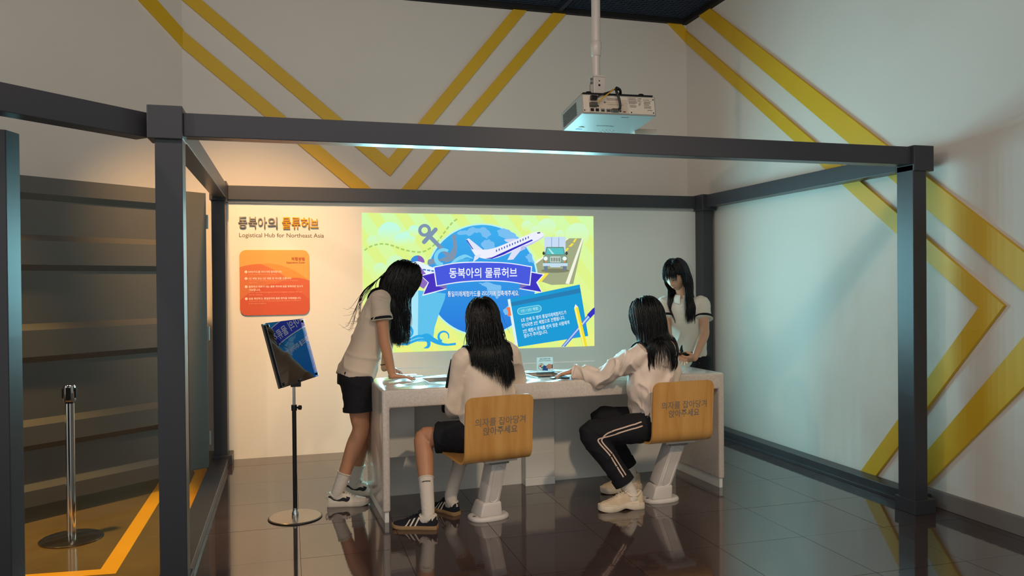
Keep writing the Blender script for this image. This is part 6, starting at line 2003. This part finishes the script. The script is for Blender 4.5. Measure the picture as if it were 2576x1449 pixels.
for k, (o1, o2) in enumerate(((.018, .012), (-.004, -.010))):
    line_ = catmull([mid(H, K, .30) + V(0, 0, .035 + o1), mid(H, K, .6) + V(0, 0, .012 + o1), mid(H, K, .82) + V(0, 0, -.008 + o1), mid(H, K, .92) + V(-.01 + o2, 0, -.025), mid(K, A, .12) + V(.004 + o2, 0, -.01), mid(K, A, .35) + V(.012 + o2, 0, 0), mid(K, A, .6) + V(.008 + o2, 0, 0), mid(K, A, .79) + V(.006 + o2, 0, 0)], 6)
    prj = []
    for p in line_:
        hit, nrm_, idx, dist = bv.ray_cast(p + vw * .4, -vw)
        if hit is not None:
            prj.append((hit, nrm_))
    vs, fs = [], []
    for i, (h_, n_) in enumerate(prj):
        t_ = (prj[min(i + 1, len(prj) - 1)][0] - prj[max(i - 1, 0)][0]).normalized()
        b_ = t_.cross(n_).normalized() * .0042
        vs += [h_ + n_ * .002 + b_, h_ + n_ * .002 - b_]
    fs = [(2 * i, 2 * i + 1, 2 * i + 3, 2 * i + 2) for i in range(len(prj) - 1)]
    obj('side_stripe', G().add(vs, fs), M_STR, tr_, smooth=60)
for s in 'LR':
    sock(P, r3, s, .20)
    shoe(r3, P['heel' + s], P['toe' + s], 'chunky')
face_bits(P, r3)
hair(P, r3, 2000, .850, .60, seed=31, caps=neck_caps(P, .14, .08) + [(nk + bk * .02 + V(0, 0, -.02), nk + bk * .04 + V(0, 0, -.09), .106), (nk + bk * .085 + V(0, 0, -.06) - sh * .06, nk + bk * .085 + V(0, 0, -.06) + sh * .06, .085), (nk + bk * .11 + V(0, 0, -.12) - sh * .04, nk + bk * .11 + V(0, 0, -.12) + sh * .04, .06)], wave=.003, part=.0, off=.018, lean=V(.03, -.03, 0), wisps=10, tight=.095)
tag(obj('phone', G().box(2.085, 2.20, -1.895, -1.835, .7755, .784), mat('phone_black', '#15161a', .2), None, .002), 'dark phone lying under the reaching hand on the counter', 'phone')

# =============================== 4: standing behind the counter's right end
r4 = thing('person', 'standing person in a white polo with navy sleeve bands behind the counter', 'person', (3.45, -1.16, 0), 'students at the counter')
P = dict(front=V(-.62, -.78, -.12), hipL=V(3.510, -1.195, .80), hipR=V(3.400, -1.085, .80), knL=V(3.515, -1.200, .45), knR=V(3.400, -1.095, .45), anL=V(3.525, -1.185, .11), anR=V(3.410, -1.075, .11),
         heelL=V(3.55, -1.155, 0), toeL=V(3.40, -1.35, 0), heelR=V(3.43, -1.04, 0), toeR=V(3.28, -1.23, 0),
         neck=V(3.385, -1.195, 1.275), shL=V(3.518, -1.262, 1.222), shR=V(3.278, -1.085, 1.228), elL=V(3.472, -1.365, 1.000), wrL=V(3.352, -1.425, .822),
         elR=V(3.232, -1.235, .985), wrR=V(3.238, -1.395, .838), head=V(3.305, -1.238, 1.437), face=V(-.76, -.42, -.48), hup=V(-.38, -.22, .90), skin=M_SKINP, bow=V(.02, .02, 0),
         handL=(V(-1, -.05, -.06), V(0, .6, .6), V(-.2, -.3, 1), dict(curl=(.5, .5, .55, .6), tc=.6)), handR=(V(-.2, -.95, -.08), V(-.4, .2, -1), V(1, 0, .2), dict(curl=(.4, .4, .45, .5))))
body(P, r4, .004)
pel, hp, sh, up, f = axes(P)
g = G()
torso(g, [(ax(-.13), hp, f, .158, .115, .115), (ax(.05), hp, f, .155, .110, .112), (ax(.35), hp, f, .145, .10, .10), (ax(.62), sh, f, .145, .105, .098), (ax(.82), sh, f, .138, .088, .09), (ax(.93), sh, f, .095, .07, .072), (ax(1.0), sh, f, .056, .056, .056)])
for s in 'LR':
    S_, E_ = P['sh' + s], P['el' + s]
    limb(g, [mid(S_, P['neck'], .45) - up * .03, S_, mid(S_, E_, .25), mid(S_, E_, .52)], [.054, .055, .058, .065], 5, 20, round_caps=False)
sh4 = fuse('polo_shirt', g, M_POLOW, r4, .006, 7, wrinkle(.012, 7, (.9, .9, .45), 12.0, .002))
for s in 'LR':
    S_, E_ = P['sh' + s], P['el' + s]
    band('sleeve_band', mid(S_, E_, .47), E_, .066, .018, M_NAVY, sh4, .003)
    band('sleeve_edge', mid(S_, E_, .52), E_, .0655, .006, M_POLOW, sh4, .003)
# collar and placket
nk = P['neck']
for sgn in (-1, 1):
    g = G()
    rows = []
    for k in range(9):
        a = math.radians(90 - sgn * (8 + 165 * k / 8))
        d_ = sh * math.cos(a) + f * math.sin(a)
        top_ = nk + up * .022 + d_ * .054 + f * .004
        bot_ = nk - up * (.022 + .016 * (1 - k / 8)) + d_ * (.082 + .004 * (1 - k / 8))
        rows.append((top_, mid(top_, bot_, .5) + d_ * .006, bot_))
    vs = [p for r_ in rows for p in r_]
    vs2 = [p + V(0, 0, -.003) - (p - nk).normalized() * .002 for p in vs]
    m3 = len(rows)
    fs = [(i * 3 + j, i * 3 + j + 1, (i + 1) * 3 + j + 1, (i + 1) * 3 + j) for i in range(m3 - 1) for j in range(2)]
    g.add(vs + vs2, fs + [tuple(q + len(vs) for q in ff) for ff in fs])
    obj('collar', g, M_POLOW, sh4, smooth=60)
dgm = sh4.data
bv4 = BVHTree.FromPolygons([v.co.copy() for v in dgm.vertices], [tuple(p.vertices) for p in dgm.polygons])
vs = []
for k in range(10):
    for sx in (-.014, .014):
        o_ = nk - up * (.03 + .016 * k) + sh * sx + f * .3
        h_, n_, i_, d_ = bv4.ray_cast(o_, -f)
        vs.append(h_ + f * .0025)
pl_ = obj('placket', G().add(vs, [(2 * i, 2 * i + 1, 2 * i + 3, 2 * i + 2) for i in range(9)]), M_POLOW, sh4, smooth=60)
for k in (2, 5, 8):
    c = (vs[2 * k] + vs[2 * k + 1]) / 2
    obj('button', G().ball(c + f * .002, .0045, 10, 6), M_WHITEP, sh4, smooth=60)
obj('side_vent', G().prism([(0, 0), (.016, 0), (.008, .05)], lambda u, v, w: tuple(ax(-.13) - hp * (.150 + w) + f * (u - .01) + up * v), 0, .006), M_NAVY, sh4)
shorts(P, r4, .55, .102, .100, 8.0, .003)
for s in 'LR':
    sock(P, r4, s, .25)
    shoe(r4, P['heel' + s], P['toe' + s], 'court')
face_bits(P, r4)
hair(P, r4, 2000, 1.085, .50, bangs=True, seed=41, caps=neck_caps(P, .112, .066), wave=.002, part=.0, off=.018, wisps=6, tight=.10, open_face=True)
# phone and card in her hands
ck = thing('phone', 'phone with a pale card held in the hands of the standing person', 'phone', (3.25, -1.43, .81))
PHM = Matrix.Translation((3.262, -1.425, .852)) @ Matrix.Rotation(math.radians(12), 4, 'Z') @ Matrix.Rotation(math.radians(-32), 4, 'X')
obj('phone_body', G().box(-.075, .06, -.036, .036, -.004, .004, PHM), mat('phone_black', '#15161a', .2), ck, .003)
obj('pale_card', G().box(-.03, .066, -.034, .024, .0042, .0056, PHM), mat('card_white', '#d6d8d4', .4), ck)
gq = G()
for i in range(5):
    gq.box(-.022 + i * .012, -.016 + i * .012, -.026, .006 + (i % 2) * .006, .0056, .006, PHM)
obj('card_print', gq, M_INKB, ck)
bpy.data.scenes.remove(TMP)
